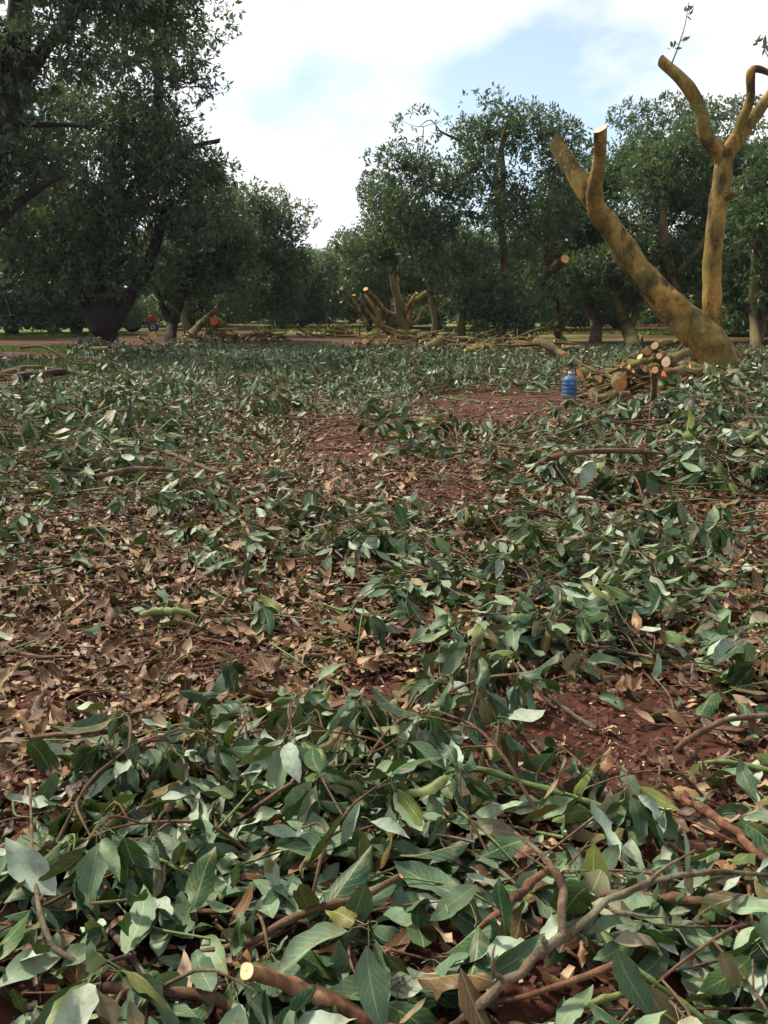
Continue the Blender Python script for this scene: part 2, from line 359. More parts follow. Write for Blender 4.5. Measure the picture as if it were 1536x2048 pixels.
def leaf_verts(tpl, Ls, Ws, curl, fold, wave, phase, rng):
    """vectorised leaf shapes: (N,M,3) along +X, up +Z"""
    t, s, F = tpl; N = len(Ls)
    tt = t[None, :]; ss = s[None, :]
    k = np.where(np.abs(curl) < 0.05, 0.05, curl)[:, None]
    rad = Ls[:, None] / k
    bump = 1 + 0.09 * np.sin(tt * 15 + phase[:, None] * 5 + 2.5 * ss) + 0.07 * np.sin(tt * 31 + phase[:, None] * 11 - 4 * ss)
    w = Ws[:, None] * 0.5 * wprof(tt) * bump
    y = ss * w * np.cos(fold)[:, None]; up = np.abs(ss) * w * np.sin(fold)[:, None]
    up = up + wave[:, None] * Ws[:, None] * np.sin(tt * 9 + phase[:, None]) * ss + wave[:, None] * .5 * Ws[:, None] * np.sin(tt * 6 + phase[:, None] * 3)
    a = tt * k
    x = rad * np.sin(a) - up * np.sin(a); z = rad * (1 - np.cos(a)) + up * np.cos(a)
    y = y + 0.05 * Ls[:, None] * np.sin(tt * 3 + phase[:, None])
    return np.stack([x, y, z], -1)
def frames(d, n):
    """rotation matrices with x along d, z near n"""
    d = d / (np.linalg.norm(d, axis=1)[:, None] + 1e-9)
    y = np.cross(n, d); y /= np.linalg.norm(y, axis=1)[:, None] + 1e-9
    z = np.cross(d, y)
    return np.stack([d, y, z], -1)
class Leaves:
    def __init__(s): s.V = []; s.F = []; s.U = []; s.T = []; s.n = 0
    def add(s, tpl, P, D, Nn, Ls, Ws, rng, curl=(.1, .9), fold=(0, .5), wave=.06, tint=None):
        N = len(P)
        if N == 0: return
        lv = leaf_verts(tpl, Ls, Ws, rng.uniform(*curl, N), rng.uniform(*fold, N), rng.rand(N) * wave, rng.rand(N) * 6.3, rng)
        W = np.einsum('nij,nmj->nmi', frames(D, Nn), lv) + P[:, None, :]
        m = len(tpl[0])
        s.V.append(W.reshape(-1, 3)); s.F.append((tpl[2][None] + (np.arange(N) * m)[:, None, None] + s.n).reshape(-1, 3))
        s.U.append(np.tile(np.stack([tpl[0], tpl[1]], 1), (N, 1)))
        s.T.append(np.repeat(rng.rand(N) if tint is None else tint, m)); s.n += N * m
    def mesh(s, name, m):
        return mesh_np(name, np.concatenate(s.V), np.concatenate(s.F), m, uv=np.concatenate(s.U), tint=np.concatenate(s.T))
T_HI, T_MID, T_LOW, T_MIN = leaf_template(10, 2), leaf_template(5, 2), leaf_template(3, 2), leaf_template(0, 0)

# ------------------------------------------------------------------ trees
def sph(rng, n):
    v = rng.normal(size=(n, 3)); return v / np.linalg.norm(v, axis=1)[:, None]
def crown_parts(rng, blobs, limbs_pts, n_puff, per_puff, leaf_len, puff_r, tpl=T_MIN, n_rosette=8, airy=0.0):
    """blobs: (centre, radii). Returns leaf mesh builder and branch MB. limbs_pts: array of points branches may grow from."""
    lv = Leaves(); br = MB()
    vol = np.array([np.prod(b[1]) ** (2 / 3) for b in blobs]); pr = vol / vol.sum()
    puffs = []
    for i in range(n_puff):
        b = blobs[rng.choice(len(blobs), p=pr)]
        d = sph(rng, 1)[0]; q = b[0] + d * b[1] * (rng.uniform(.45, 1.0) ** .6)
        puffs.append(q)
    puffs = np.array(puffs); C = []; D = []; nodes = limbs_pts.copy()
    puffs = puffs[np.argsort([np.linalg.norm(limbs_pts - q, axis=1).min() for q in puffs])]
    for q in puffs:
        pr_ = puff_r * rng.uniform(.65, 1.35); n = int(per_puff * rng.uniform(.6, 1.3))
        d = sph(rng, n); rr = pr_ * rng.uniform(.3, 1, n) ** .5
        sc = np.array((1.15, 1.15, .75))
        C.append(q + d * rr[:, None] * sc); D.append(d)
        dn = np.linalg.norm((nodes - q) * np.array((1, 1, .8)), axis=1) + np.maximum(0, nodes[:, 2] - q[2]) * .8; p0 = nodes[np.argmin(dn)]
        dist = np.linalg.norm(q - p0); mid = (p0 + q) / 2 + np.array((0, 0, .06 * dist)) + rng.normal(size=3) * .12 * dist ** .5
        nodes = np.vstack([nodes, q, mid])
        r0 = min(.06, .018 + .012 * dist)
        V, F, _ = tube([p0, mid, q], [r0, .7 * r0, .018], 7, 5, .1, rng); br.add(V, F)
        for k in range(4):
            e = q + d[k % n] * rr[k % n] * sc
            V, F, _ = tube([p0 * .15 + q * .85, (q + e) / 2 + rng.normal(size=3) * .06, e], [.02, .014, .007], 4, 3); br.add(V, F)
    C = np.concatenate(C); D = np.concatenate(D); nr = n_rosette
    P = np.repeat(C, nr, 0); d0 = np.repeat(D, nr, 0); N = len(P)
    d = d0 * .55 + sph(rng, N) * .8 + np.array((0, 0, -.28)); d /= np.linalg.norm(d, axis=1)[:, None]
    P = P + d * .04 + rng.normal(size=(N, 3)) * .05
    nn = np.array((0, 0, 1.0)) * .9 + sph(rng, N) * .75
    Ls = leaf_len * rng.uniform(.7, 1.25, N)
    lv.add(tpl, P, d, nn, Ls, Ls * rng.uniform(.36, .46, N), rng, curl=(-.3, .9), fold=(.05, .5),
           tint=np.clip(np.repeat(rng.rand(len(C)) * .7, nr) + rng.rand(N) * .29, 0, .999))
    return lv, br
def limb_obj(parent, name, pts, radii, m, origin, rng, n=16, k=10, rough=.08, cut=None, cap='cut', cap_label=None):
    V, F, caps = tube(np.asarray(pts) - origin, radii, n, k, rough, rng, cap1=bool(cut))
    b = MB(); b.add(V, F); o = link(name, b.mesh(name, m), parent)
    for cv, cf, uv in caps:
        c = MB(); c.add(cv, cf, 0, uv); link('cut_face', c.mesh('cut_face', M[cap], smooth=False), o)
    return o
def make_tree(seed, Y, base_px, limbs, blobs, label, n_puff=60, per_puff=60, leaf=.22, puff_r=1.0, bark='bark_dark', group='orchard trees', tpl=T_MIN, base=None, trunk_r=.4, cuts=()):
    """limbs: list of ([(px,py,dY),...],[radius px,...]); blobs: (px,py,rx,ry,dY) in pixels at depth Y"""
    rng = np.random.RandomState(seed); s = Y / FPX
    o3 = gnd(*base_px) if base is None else np.array(base); o3 = np.array((o3[0], o3[1], float(gh(o3[0], o3[1])) - .05))
    root = link('avocado_tree', None, loc=o3)
    tag(root, label, 'tree', group)
    allp = []
    for i, (pp, rp) in enumerate(limbs):
        P = np.array([at(p[0], p[1], Y + (p[2] if len(p) > 2 else 0)) for p in pp])
        if i == 0: P[0] = o3; P = np.vstack([o3 - np.array((0, 0, .7)), P]); rp = [rp[0] * 1.12] + list(rp)
        allp.append(spline(P, 14)[5 if i == 0 else 2:])
        cut = i in cuts
        limb_obj(root, 'trunk' if i == 0 else 'limb', P, np.array(rp) * s, M[bark], o3, rng, cut=cut)
    B = [(at(b[0], b[1], Y + (b[4] if len(b) > 4 else 0)), np.array((b[2] * s, (b[2] + b[3]) * .5 * s, b[3] * s))) for b in blobs]
    lv, br = crown_parts(rng, B, np.concatenate(allp), n_puff, per_puff, leaf, puff_r, tpl)
    for a in range(len(lv.V)): lv.V[a] = lv.V[a] - o3
    # keep the leaves off the ground
    for a in range(len(lv.V)): lv.V[a][:, 2] = np.where(lv.V[a][:, 2] < .25, .25 + np.abs(lv.V[a][:, 2] - .25) * .5, lv.V[a][:, 2])
    for a in range(len(br.V)): br.V[a] = br.V[a] - o3
    link('branches', br.mesh('branches', M[bark]), root)['kind'] = 'stuff'
    c = link('crown', lv.mesh('crown', M['tree']), root); c['kind'] = 'stuff'
    return root

# left row
make_tree(11, 30, (-120, 760),
    [([(-120, 760), (-70, 560), (-20, 380), (25, 180), (45, -60)], [34, 30, 27, 25, 20]),
     ([(-25, 400), (0, 262), (90, 250), (188, 254, -1)], [13, 8, 5, 1.5]),
     ([(-70, 540), (10, 430), (80, 375), (135, 348)], [14, 10, 7, 2]),
     ([(20, 200), (120, 60), (240, -60)], [14, 11, 8])],
    [(60, 20, 170, 120), (210, -30, 150, 90, 2), (330, 10, 80, 60, 1), (-60, 190, 110, 150), (40, 300, 90, 90, 2), (-90, 420, 90, 140)],
    'tall dark tree at the left edge with a thick leaning limb', 76, 66, .23, 1.0)
make_tree(12, 42, (214, 692),
    [([(214, 692), (208, 640), (212, 560), (225, 430), (250, 250)], [25, 24, 21, 15, 9]),
     ([(200, 660), (165, 590), (132, 510), (110, 400)], [18, 16, 14, 9]),
     ([(224, 655), (256, 600), (296, 530), (340, 400)], [14, 13, 12, 8]),
     ([(225, 430), (300, 320), (318, 150), (312, 10)], [11, 10, 9, 5]),
     ([(320, 380), (380, 300), (440, 281)], [7, 5, 4])],
    [(230, 330, 150, 150), (310, 170, 95, 130), (330, 330, 80, 110), (170, 220, 120, 110), (110, 430, 130, 120), (290, 440, 120, 95), (190, 490, 150, 90), (60, 300, 80, 120), (330, 60, 70, 60), (90, 570, 90, 50), (400, 400, 60, 80)],
    'large dark tree with a thick V shaped trunk left of the red tractor', 140, 62, .24, 1.15, cuts=(4,))
make_tree(13, 50, (340, 684),
    [([(340, 684), (345, 645), (365, 590), (400, 500)], [13, 12, 9, 5]), ([(345, 650), (320, 600), (300, 540)], [8, 6, 4])],
    [(400, 460, 80, 90), (430, 560, 80, 70), (370, 520, 70, 65), (440, 420, 45, 60)],
    'dark tree on a slim leaning trunk right of the red tractor', 64, 60, .24, 1.1)
make_tree(14, 60, (378, 676),
    [([(378, 676), (395, 655), (425, 628), (462, 590), (500, 520)], [10, 7.5, 7, 6, 4]), ([(425, 662), (432, 630), (450, 590)], [8, 7, 5]), ([(380, 672), (370, 640), (372, 610)], [9, 7, 5])],
    [(500, 470, 70, 80), (560, 430, 45, 45), (540, 520, 65, 70), (470, 570, 70, 60), (560, 590, 40, 45), (510, 420, 45, 40)],
    'tree with a mossy limb leaning right over the small left log heap', 84, 60, .26, 1.2, bark='bark')
# right row
make_tree(21, 43, (1000, 694),
    [([(1000, 694), (1005, 640), (1010, 560), (1000, 430), (990, 330)], [11, 9, 8, 6, 4]),
     ([(924, 692), (922, 650), (930, 560), (900, 450)], [10, 9, 7, 4]),
     ([(868, 676), (870, 640), (862, 590), (858, 560)], [8, 7, 6, 5]),
     ([(1000, 430), (1008, 350), (1003, 290), (1015, 240)], [5, 4, 3.5, 2]),
     ([(1006, 400), (1004, 340), (1000, 296)], [4, 3.5, 3.2]),
     ([(1000, 400), (940, 300), (880, 262)], [4, 3, 2])],
    [(1000, 270, 105, 65), (890, 310, 95, 70), (1085, 300, 70, 65), (815, 380, 65, 60), (860, 420, 85, 80), (960, 420, 90, 80), (1060, 440, 80, 90), (930, 560, 90, 80), (1030, 580, 85, 80), (1000, 640, 70, 35), (1010, 205, 40, 30), (800, 330, 40, 40), (880, 510, 70, 60)],
    'airy tree with a pointed top and leaves down to the log pile', 132, 44, .21, .9, bark='bark', cuts=(4,))
make_tree(22, 62, (775, 664),
    [([(778, 664), (775, 620), (774, 560), (790, 470)], [8, 7.5, 7, 4]), ([(765, 660), (764, 610), (752, 520)], [4, 4, 3])],
    [(790, 440, 45, 60), (760, 520, 50, 60), (830, 500, 60, 70), (780, 390, 35, 30), (720, 530, 40, 50), (830, 560, 50, 40)],
    'slim pale trunked tree standing behind the sawn off limbs', 64, 55, .26, 1.15, bark='bark')
make_tree(23, 48, (1116, 668),
    [([(1114, 678), (1114, 664), (1113, 640), (1113, 600), (1100, 540)], [9, 8, 6, 5, 3]),
     ([(1116, 662), (1132, 640), (1150, 606), (1160, 560)], [7, 5, 4, 3]),
     ([(1113, 600), (1100, 540, -2), (1096, 508, -4), (1097, 458, -5)], [5, 7, 10, 9.5]),
     ([(1110, 590), (1080, 560, -2), (1092, 550, -4), (1130, 518, -5.5)], [5, 7, 8, 7.5])],
    [(1110, 480, 70, 60, 2), (1160, 420, 70, 70, 2), (1120, 560, 60, 50, 1), (1190, 520, 60, 60, 2), (1130, 380, 40, 40, 2)],
    'tree with a narrow V trunk and two stubby dark sawn limbs', 70, 55, .22, 1.0, bark='bark', cuts=(2, 3))
make_tree(24, 50, (1190, 686),
    [([(1190, 688), (1192, 650), (1175, 600), (1150, 560)], [13, 11, 7, 5]), ([(1195, 665), (1205, 620), (1240, 560), (1270, 480)], [9, 8, 6, 4]), ([(1192, 650), (1195, 590), (1200, 500)], [8, 6, 4])],
    [(1250, 300, 70, 60), (1330, 260, 80, 50), (1260, 400, 90, 80), (1360, 350, 90, 70), (1230, 500, 80, 70), (1190, 380, 50, 60), (1440, 260, 80, 60, 2), (1420, 380, 80, 80, 2), (1340, 480, 70, 60)],
    'broad grey green tree behind the leaning sawn trunk', 118, 52, .23, 1.0, bark='bark')
make_tree(25, 45, (1268, 694),
    [([(1270, 694), (1255, 655), (1240, 620), (1225, 570)], [14, 13, 10, 6]), ([(1258, 660), (1275, 620), (1290, 560)], [8, 7, 5])],
    [(1240, 560, 70, 50), (1290, 520, 70, 60), (1180, 560, 50, 40)],
    'dark low tree with a forked trunk left of the bright grass gap', 36, 52, .22, 1.0, bark='bark')
make_tree(26, 44, (1385, 698),
    [([(1385, 700), (1370, 650), (1345, 560), (1330, 470), (1325, 400)], [18, 15, 11, 8, 5]), ([(1345, 570), (1370, 530), (1405, 490), (1420, 440)], [6, 6, 5, 4]),
     ([(1335, 500), (1300, 462), (1255, 445)], [4, 3, 2])],
    [(1330, 360, 90, 70, 1), (1410, 330, 90, 80, 2), (1400, 540, 60, 60, 3), (1480, 380, 60, 80, 2)],
    'dark trunked tree close behind the sawn ochre trunk', 56, 52, .22, 1.0, bark='bark')
make_tree(27, 40, (1512, 700),
    [([(1512, 704), (1508, 640), (1508, 560), (1515, 440)], [10, 9, 8, 6]), ([(1512, 690), (1528, 650), (1526, 590)], [8, 6, 5]), ([(1512, 560), (1560, 480), (1600, 380)], [6, 5, 4])],
    [(1500, 520, 55, 60, 2), (1560, 420, 80, 100), (1490, 590, 60, 40, 3), (1580, 560, 60, 70), (1500, 440, 50, 50, 3), (1620, 300, 80, 80), (1540, 100, 26, 14, 0)],
    'tree with a slim mottled trunk at the right edge', 80, 56, .22, .9, bark='bark', cuts=(1,))

# rows farther back: copies with their own places
def back_tree(seed, leafm='tree'):
    rng = np.random.RandomState(seed); root = link('avocado_tree', None)
    P = []
    for i in range(4):
        a = i * PI / 2 + rng.rand(); h = rng.uniform(3.5, 5)
        p = np.array([(0, 0, -.05), (.35 * math.cos(a), .35 * math.sin(a), 1.0), (1.2 * math.cos(a), 1.2 * math.sin(a), 2.6), (2.4 * math.cos(a), 2.4 * math.sin(a), h)])
        limb_obj(root, 'trunk' if i == 0 else 'limb', p, [.34, .27, .2, .1], M['bark'], np.zeros(3), rng, 12, 8)
        P.append(spline(p, 12)[4:])
    bl = [(np.array((rng.uniform(-2, 2), rng.uniform(-2, 2), rng.uniform(3.2, 6.8))), np.array((2.2, 2.2, 1.9)) * rng.uniform(.75, 1.2)) for _ in range(9)]
    bl += [(np.array((2.6 * math.cos(a), 2.6 * math.sin(a), 1.7)), np.array((1.5, 1.5, .9))) for a in np.arange(8) * .785 + rng.rand()]
    lv, br = crown_parts(rng, bl, np.concatenate(P), 120, 44, .27, 1.15)
    lv.V = [v * np.array((1, 1, 1)) for v in lv.V]
    for v in lv.V: v[:, 2] = np.where(v[:, 2] < .3, .3 + np.abs(v[:, 2] - .3) * .6, v[:, 2])
    link('branches', br.mesh('branches', M['bark']), root)['kind'] = 'stuff'; c = link('crown', lv.mesh('crown', M[leafm]), root); c['kind'] = 'stuff'
    return root
def copy_tree(o, parent=None):
    c = o.copy(); COL.objects.link(c); c.parent = parent
    for ch in list(o.children): copy_tree(ch, c)
    return c
protos = [back_tree(101, 'sunhaze_pale'), back_tree(102), back_tree(103)]
BT = [ # px of the trunk, depth, scale, label
    (640, 128, 1.15, 'pale far tree closing the aisle, left of centre'), (1310, 118, 1.0, 'far background tree beyond the bright grass gap'), (60, 100, 1.0, 'far background tree at the left, second row'), (705, 116, 1.0, 'pale far tree closing the aisle, right of centre'),
    (590, 132, 1.2, 'far tree beside the left row at the end of the aisle'), (560, 84, .95, 'mid distance tree in the left row before the aisle end'),
    (604, 88, .45, 'small dark round tree standing in the grassy aisle'),
    (735, 86, .95, 'far tree of the right row behind the cut limbs'), (790, 92, 1.05, 'far tree behind the slim pale trunked tree'),
    (20, 62, 1.0, 'background tree at the left edge under the dark canopy'), (105, 70, 1.0, 'background tree with forked limbs left of the big V trunk'),
    (-90, 58, 1.1, 'background tree just beyond the left edge'), (180, 90, 1.0, 'far background tree behind the big V trunk'),
    (300, 92, 1.0, 'background tree beyond the red tractor'), (420, 96, 1.0, 'background tree behind the mossy leaning limb'),
    (480, 118, 1.0, 'far background tree of the left row'), (880, 78, 1.0, 'background tree behind the airy pointed tree, left side'), (960, 90, 1.05, 'background tree behind the airy pointed tree, centre'),
    (1060, 82, 1.0, 'background tree behind the airy pointed tree, right side'), (1150, 98, 1.0, 'far background tree behind the stubby sawn limbs'),
    (1215, 110, 1.0, 'far background tree left of the grass gap'), (1400, 92, 1.05, 'background tree behind the ochre trunk'),
    (1470, 72, 1.0, 'background tree between the ochre trunk and right edge'), (1545, 62, 1.1, 'background tree at the right edge'), (1640, 50, 1.1, 'background tree just beyond the right edge'), (1560, 100, 1.0, 'far background tree at the right edge'),
    (1110, 72, .9, 'background tree low behind the brush heap'), (1235, 78, .9, 'background tree seen between the forked dark trunks'), (1420, 62, .95, 'low background tree right behind the ochre upright limb'), (1500, 84, 1.0, 'background tree beyond the slim mottled trunk'), (150, 62, .9, 'low background tree left of the big V trunk'), (380, 80, .95, 'background tree right of the red tractor'),
    (860, 120, 1.0, 'farthest tree right of the aisle'), (360, 125, 1.05, 'farthest tree of the left rows'), (1030, 125, 1.05, 'farthest tree behind the right row')]
rb = random.Random(4)
for i, (px, Y, sc, lab) in enumerate(BT):
    o = protos[i] if i < 3 else copy_tree(protos[i % 2 + 1])
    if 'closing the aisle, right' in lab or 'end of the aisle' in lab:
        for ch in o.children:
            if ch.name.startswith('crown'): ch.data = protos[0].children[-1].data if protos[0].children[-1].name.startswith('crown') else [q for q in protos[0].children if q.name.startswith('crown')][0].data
    p = at(px, 620, Y); o.location = (p[0], p[1], float(gh(p[0], p[1]))); o.rotation_euler = (0, 0, rb.uniform(0, 6.28))
    o.scale = (sc * 1.1, sc * 1.1, sc * rb.uniform(.95, 1.12)); tag(o, lab, 'tree', 'background orchard trees')

# ------------------------------------------------------------------ the big sawn tree on the right
def sawn_tree():
    rng = np.random.RandomState(31); Y = 22.0; s = Y / FPX
    o3 = gnd(1442, 772); o3[2] = float(gh(o3[0], o3[1])) - .1; Y = float(o3[1]); s = Y / FPX
    root = link('sawn_tree', None, loc=o3); tag(root, 'heavily pruned tree with an ochre leaning trunk sawn off at the top', 'tree')
    def P(l): return np.array([at(p[0], p[1], Y + (p[2] if len(p) > 2 else 0)) for p in l])
    def limb(name, pts, rad, cut=None, k=20, n=40, rough=.05):
        return limb_obj(root, name, P(pts), np.array(rad) * s, M['bark_gold'], o3, rng, n, k, rough, cut=cut is not None, cap=cut or 'cut')
    limb('trunk', [(1446, 800), (1440, 745), (1418, 690), (1372, 642, .1), (1320, 590, .3), (1264, 522, .6), (1212, 442, .9), (1165, 372, 1.2), (1106, 278, 1.7)],
         [66, 48, 39, 32, 27.5, 25, 21.5, 18, 14.5], 'cut', 26, 70, .09)
    limb('limb', [(1222, 470, .95), (1194, 425, .62), (1190, 372, .35), (1199, 320, .05), (1201, 258, -.35)], [14, 18, 14.5, 12.5, 11], 'cut_pale', 16, 28, .08)
    limb('limb', [(1420, 668, .35), (1424, 620, .3), (1424, 540, .3), (1430, 460, .3), (1440, 390, .3), (1451, 300, .3)], [24, 19, 17.5, 18, 18, 16], None, 20, 44, .06)
    limb('limb', [(1449, 330, .3), (1434, 300, .3), (1410, 272, .3), (1402, 225, .35), (1375, 172, .5), (1322, 122, .8)], [14, 14, 13, 12, 12, 10], 'cut', 16, 30, .08)
    limb('limb', [(1447, 335, .3), (1462, 295, .3), (1495, 250, .3), (1530, 205, .4), (1570, 150, .5)], [13, 15, 13, 11, 9], 'cut', 16, 28, .08)
    limb('limb', [(1468, 300, .3), (1480, 250, .2), (1500, 200, .1), (1503, 142, 0), (1535, 145, 0), (1560, 170, 0)], [10, 9, 9, 8, 5, 3], None, 12, 28, .08)
    limb('limb', [(1440, 395, .3), (1458, 392, .1), (1472, 386, .2)], [11, 8, 5], None, 10, 8)
    limb('root_flare', [(1440, 725, 0), (1470, 765, -.1), (1500, 820, -.2)], [18, 20, 24], None, 12, 14)
    limb('root_flare', [(1410, 690, -.1), (1405, 745, -.2), (1392, 812, -.3)], [14, 16, 22], None, 12, 14)
    limb('root_flare', [(1470, 700, .1), (1486, 750, 0), (1500, 800, -.2)], [14, 18, 26], None, 12, 14)
    sh = limb('shoot', [(1343, 128, -.1), (1356, 95, -.1), (1370, 50, -.1), (1378, 2, -.1)], [1.6, 1.3, 1, .6], None, 5, 10, 0)
    lv = Leaves(); pts = []
    for (x, y, n) in [(1345, 90, 7), (1358, 80, 5), (1375, 20, 6), (1372, 45, 3), (1535, 100, 7), (1520, 90, 6)]:
        for _ in range(n): pts.append(at(x + rng.normal() * 5, y + rng.normal() * 6, Y - .1))
    pts = np.array(pts) - o3; N = len(pts); d = sph(rng, N) * .8 + np.array((0, 0, .4))
    Ls = rng.uniform(.14, .22, N); lv.add(T_LOW, pts, d, sph(rng, N) + np.array((0, -.5, .6)), Ls, Ls * .38, rng)
    link('leaves', lv.mesh('shoot_leaves', M['tree']), root)['kind'] = 'stuff'
    limb('shoot', [(1560, 165, 0), (1545, 130, 0), (1528, 98, 0)], [2, 1.5, .8], None, 5, 8, 0)
sawn_tree()
def stump_tree():
    rng = np.random.RandomState(33); o3 = gnd(810, 674); Y = float(o3[1]); s = Y / FPX; o3[2] = float(gh(o3[0], o3[1])) - .1
    root = link('sawn_tree', None, loc=o3); tag(root, 'cut back tree with a spray of bare sawn limbs beside the aisle', 'tree')
    def limb(name, pts, rad, cut=True, cap='cut'):
        P = np.array([at(p[0], p[1], Y + (p[2] if len(p) > 2 else 0)) for p in pts])
        limb_obj(root, name, P, np.array(rad) * s, M['bark_gold' if cut else 'bark'], o3, rng, 16, 10, .06, cut=cut, cap=cap)
    limb('trunk', [(811, 678), (808, 655), (799, 635), (797, 605), (788, 575), (783, 548)], [11, 10, 9, 8, 6, 5], False)
    limb('limb', [(792, 632), (772, 624), (757, 606), (731, 578, -1)], [6, 5, 5, 5])
    limb('limb', [(790, 668), (765, 655), (738, 628), (708, 590, -1)], [6, 5, 4.5, 3.5])
    limb('limb', [(790, 665), (762, 648), (752, 622), (730, 590, .5)], [5, 4, 4, 3])
    limb('limb', [(812, 655), (818, 630), (832, 602), (860, 582, -1)], [6, 5.5, 5.5, 6])
    limb('limb', [(813, 655), (832, 642), (842, 628), (848, 610)], [5, 4, 4, 3])
    limb('limb', [(806, 645), (812, 622), (824, 600), (834, 586)], [5, 4, 4, 3.5])
    limb('limb', [(800, 600), (795, 575), (797, 555)], [5, 4, 3.5])
    limb('limb', [(740, 662, 2), (722, 630, 2), (702, 600, 1), (683, 577, 0)], [6, 5, 4, 3.5], True, 'cut_pale')
stump_tree()

# ------------------------------------------------------------------ cut leafy branches, logs, litter
rng = np.random.RandomState(77)
ROWS = [690, 740, 800, 860, 920, 1000, 1100, 1200, 1300, 1400, 1500, 1600, 1750, 1900, 2048]
COLS = [0, 256, 512, 768, 1024, 1280, 1536]
GREEN = np.array([[.35, .8, 1, 1, 1, .6, .5], [.5, .6, 1, 1, 1, .5, .6], [.9, 1, .9, .7, .45, .25, .9], [1, 1, .7, .35, .4, .8, 1], [1, .9, .45, .25, .6, 1, .6],
    [.8, .6, .45, .35, .7, .9, .6], [.6, .5, .5, .6, .7, .7, .7], [.25, .22, .28, .4, .8, .85, .85], [.12, .12, .15, .2, .5, .85, .85], [.07, .07, .08, .12, .15, .25, .55],
    [.08, .12, .3, .35, .12, .06, .45], [.4, .5, .6, .7, .35, .15, .4], [.85, .95, 1, 1, .9, .7, .8], [1, 1, 1, 1, 1, 1, 1], [1, 1, 1, 1, 1, 1, 1]])
BROWN = np.array([[.2, .2, .1, .1, .1, .3, .4], [.2, .2, .1, .1, .1, .3, .4], [.3, .3, .3, .4, .5, .5, .3], [.4, .5, .8, .9, .8, .4, .3], [.4, .6, 1, 1, .7, .4, .5],
    [.6, .8, .9, 1, .6, .5, .6], [.8, .9, .9, .8, .7, .6, .7], [1, 1, .9, .8, .6, .5, .6], [1, 1, .9, .8, .7, .5, .5], [1, 1, 1, .8, .35, .3, .5],
    [.9, .8, .6, .4, .12, .15, .4], [.8, .6, .5, .35, .15, .2, .35], [.4, .3, .3, .3, .3, .3, .3], [.25] * 7, [.25] * 7])
HEAP = np.array([[.08, .1, .12, .12, .12, .1, .1], [.1, .12, .22, .22, .22, .15, .15], [.3, .3, .25, .2, .15, .05, .3], [.4, .35, .15, .06, .08, .3, .4], [.4, .25, .1, .06, .2, .3, .15],
    [.25, .15, .1, .08, .2, .2, .12], [.12, .1, .1, .1, .15, .15, .15], [.06, .06, .06, .1, .18, .18, .15], [.04, .04, .06, .07, .1, .15, .14], [.03, .03, .04, .05, .04, .05, .1],
    [.03, .05, .08, .08, .02, .01, .07], [.07, .07, .1, .12, .05, .03, .06], [.12, .13, .13, .13, .12, .1, .1], [.13] * 7, [.13] * 7])
GREEN[3:10] *= np.array([.85, .8, .75, .75, .8, .85, .8])[:, None]
def lookup(Mp, x, y):
    px, py = proj(x, y, 0 * x); px = np.clip(px, 0, 1536); py = np.clip(py, 690, 2048)
    fy = np.interp(py, ROWS, np.arange(len(ROWS))); fx = np.interp(px, COLS, np.arange(len(COLS)))
    iy = np.minimum(fy.astype(int), len(ROWS) - 2); ix = np.minimum(fx.astype(int), len(COLS) - 2); ty = fy - iy; tx = fx - ix
    return (Mp[iy, ix] * (1 - tx) + Mp[iy, ix + 1] * tx) * (1 - ty) + (Mp[iy + 1, ix] * (1 - tx) + Mp[iy + 1, ix + 1] * tx) * ty
def wedge(n, y0, y1, r, widen=1.22):
    """uniform points on the ground between depths y0 and y1 in the view and a little beyond"""
    y = np.sqrt(r.uniform(y0 ** 2, y1 ** 2, n)); half = (768 / FPX) * (y * CP + CAM_H * SP) * widen + .3
    return r.uniform(-1, 1, n) * half, y
BARE = [(1290, 800, 150, 40), (1120, 815, 330, 36), (1290, 826, 200, 30), (1000, 838, 150, 16), (1090, 1490, 230, 70), (1400, 930, 130, 25), (760, 885, 170, 60), (900, 1010, 120, 30), (420, 1330, 170, 50), (780, 1390, 130, 40), (120, 1420, 110, 45), (700, 678, 260, 14), (70, 700, 120, 22), (190, 738, 90, 12), (900, 690, 290, 17), (480, 686, 120, 12), (300, 705, 80, 14), (50, 780, 90, 22)]
def bare(x, y):
    px, py = proj(x, y, 0 * x); k = np.ones_like(px)
    for (cx, cy, rx, ry) in BARE: k *= np.clip((((px - cx) / rx) ** 2 + ((py - cy) / ry) ** 2 - .55) * 2.2, .04, 1)
    return k
def patchy(x, y, f=.9, amt=.6):
    return np.clip(1 + amt * 2.2 * fbm(x * f + 40, y * f + 7, 3), .06, 1.9)

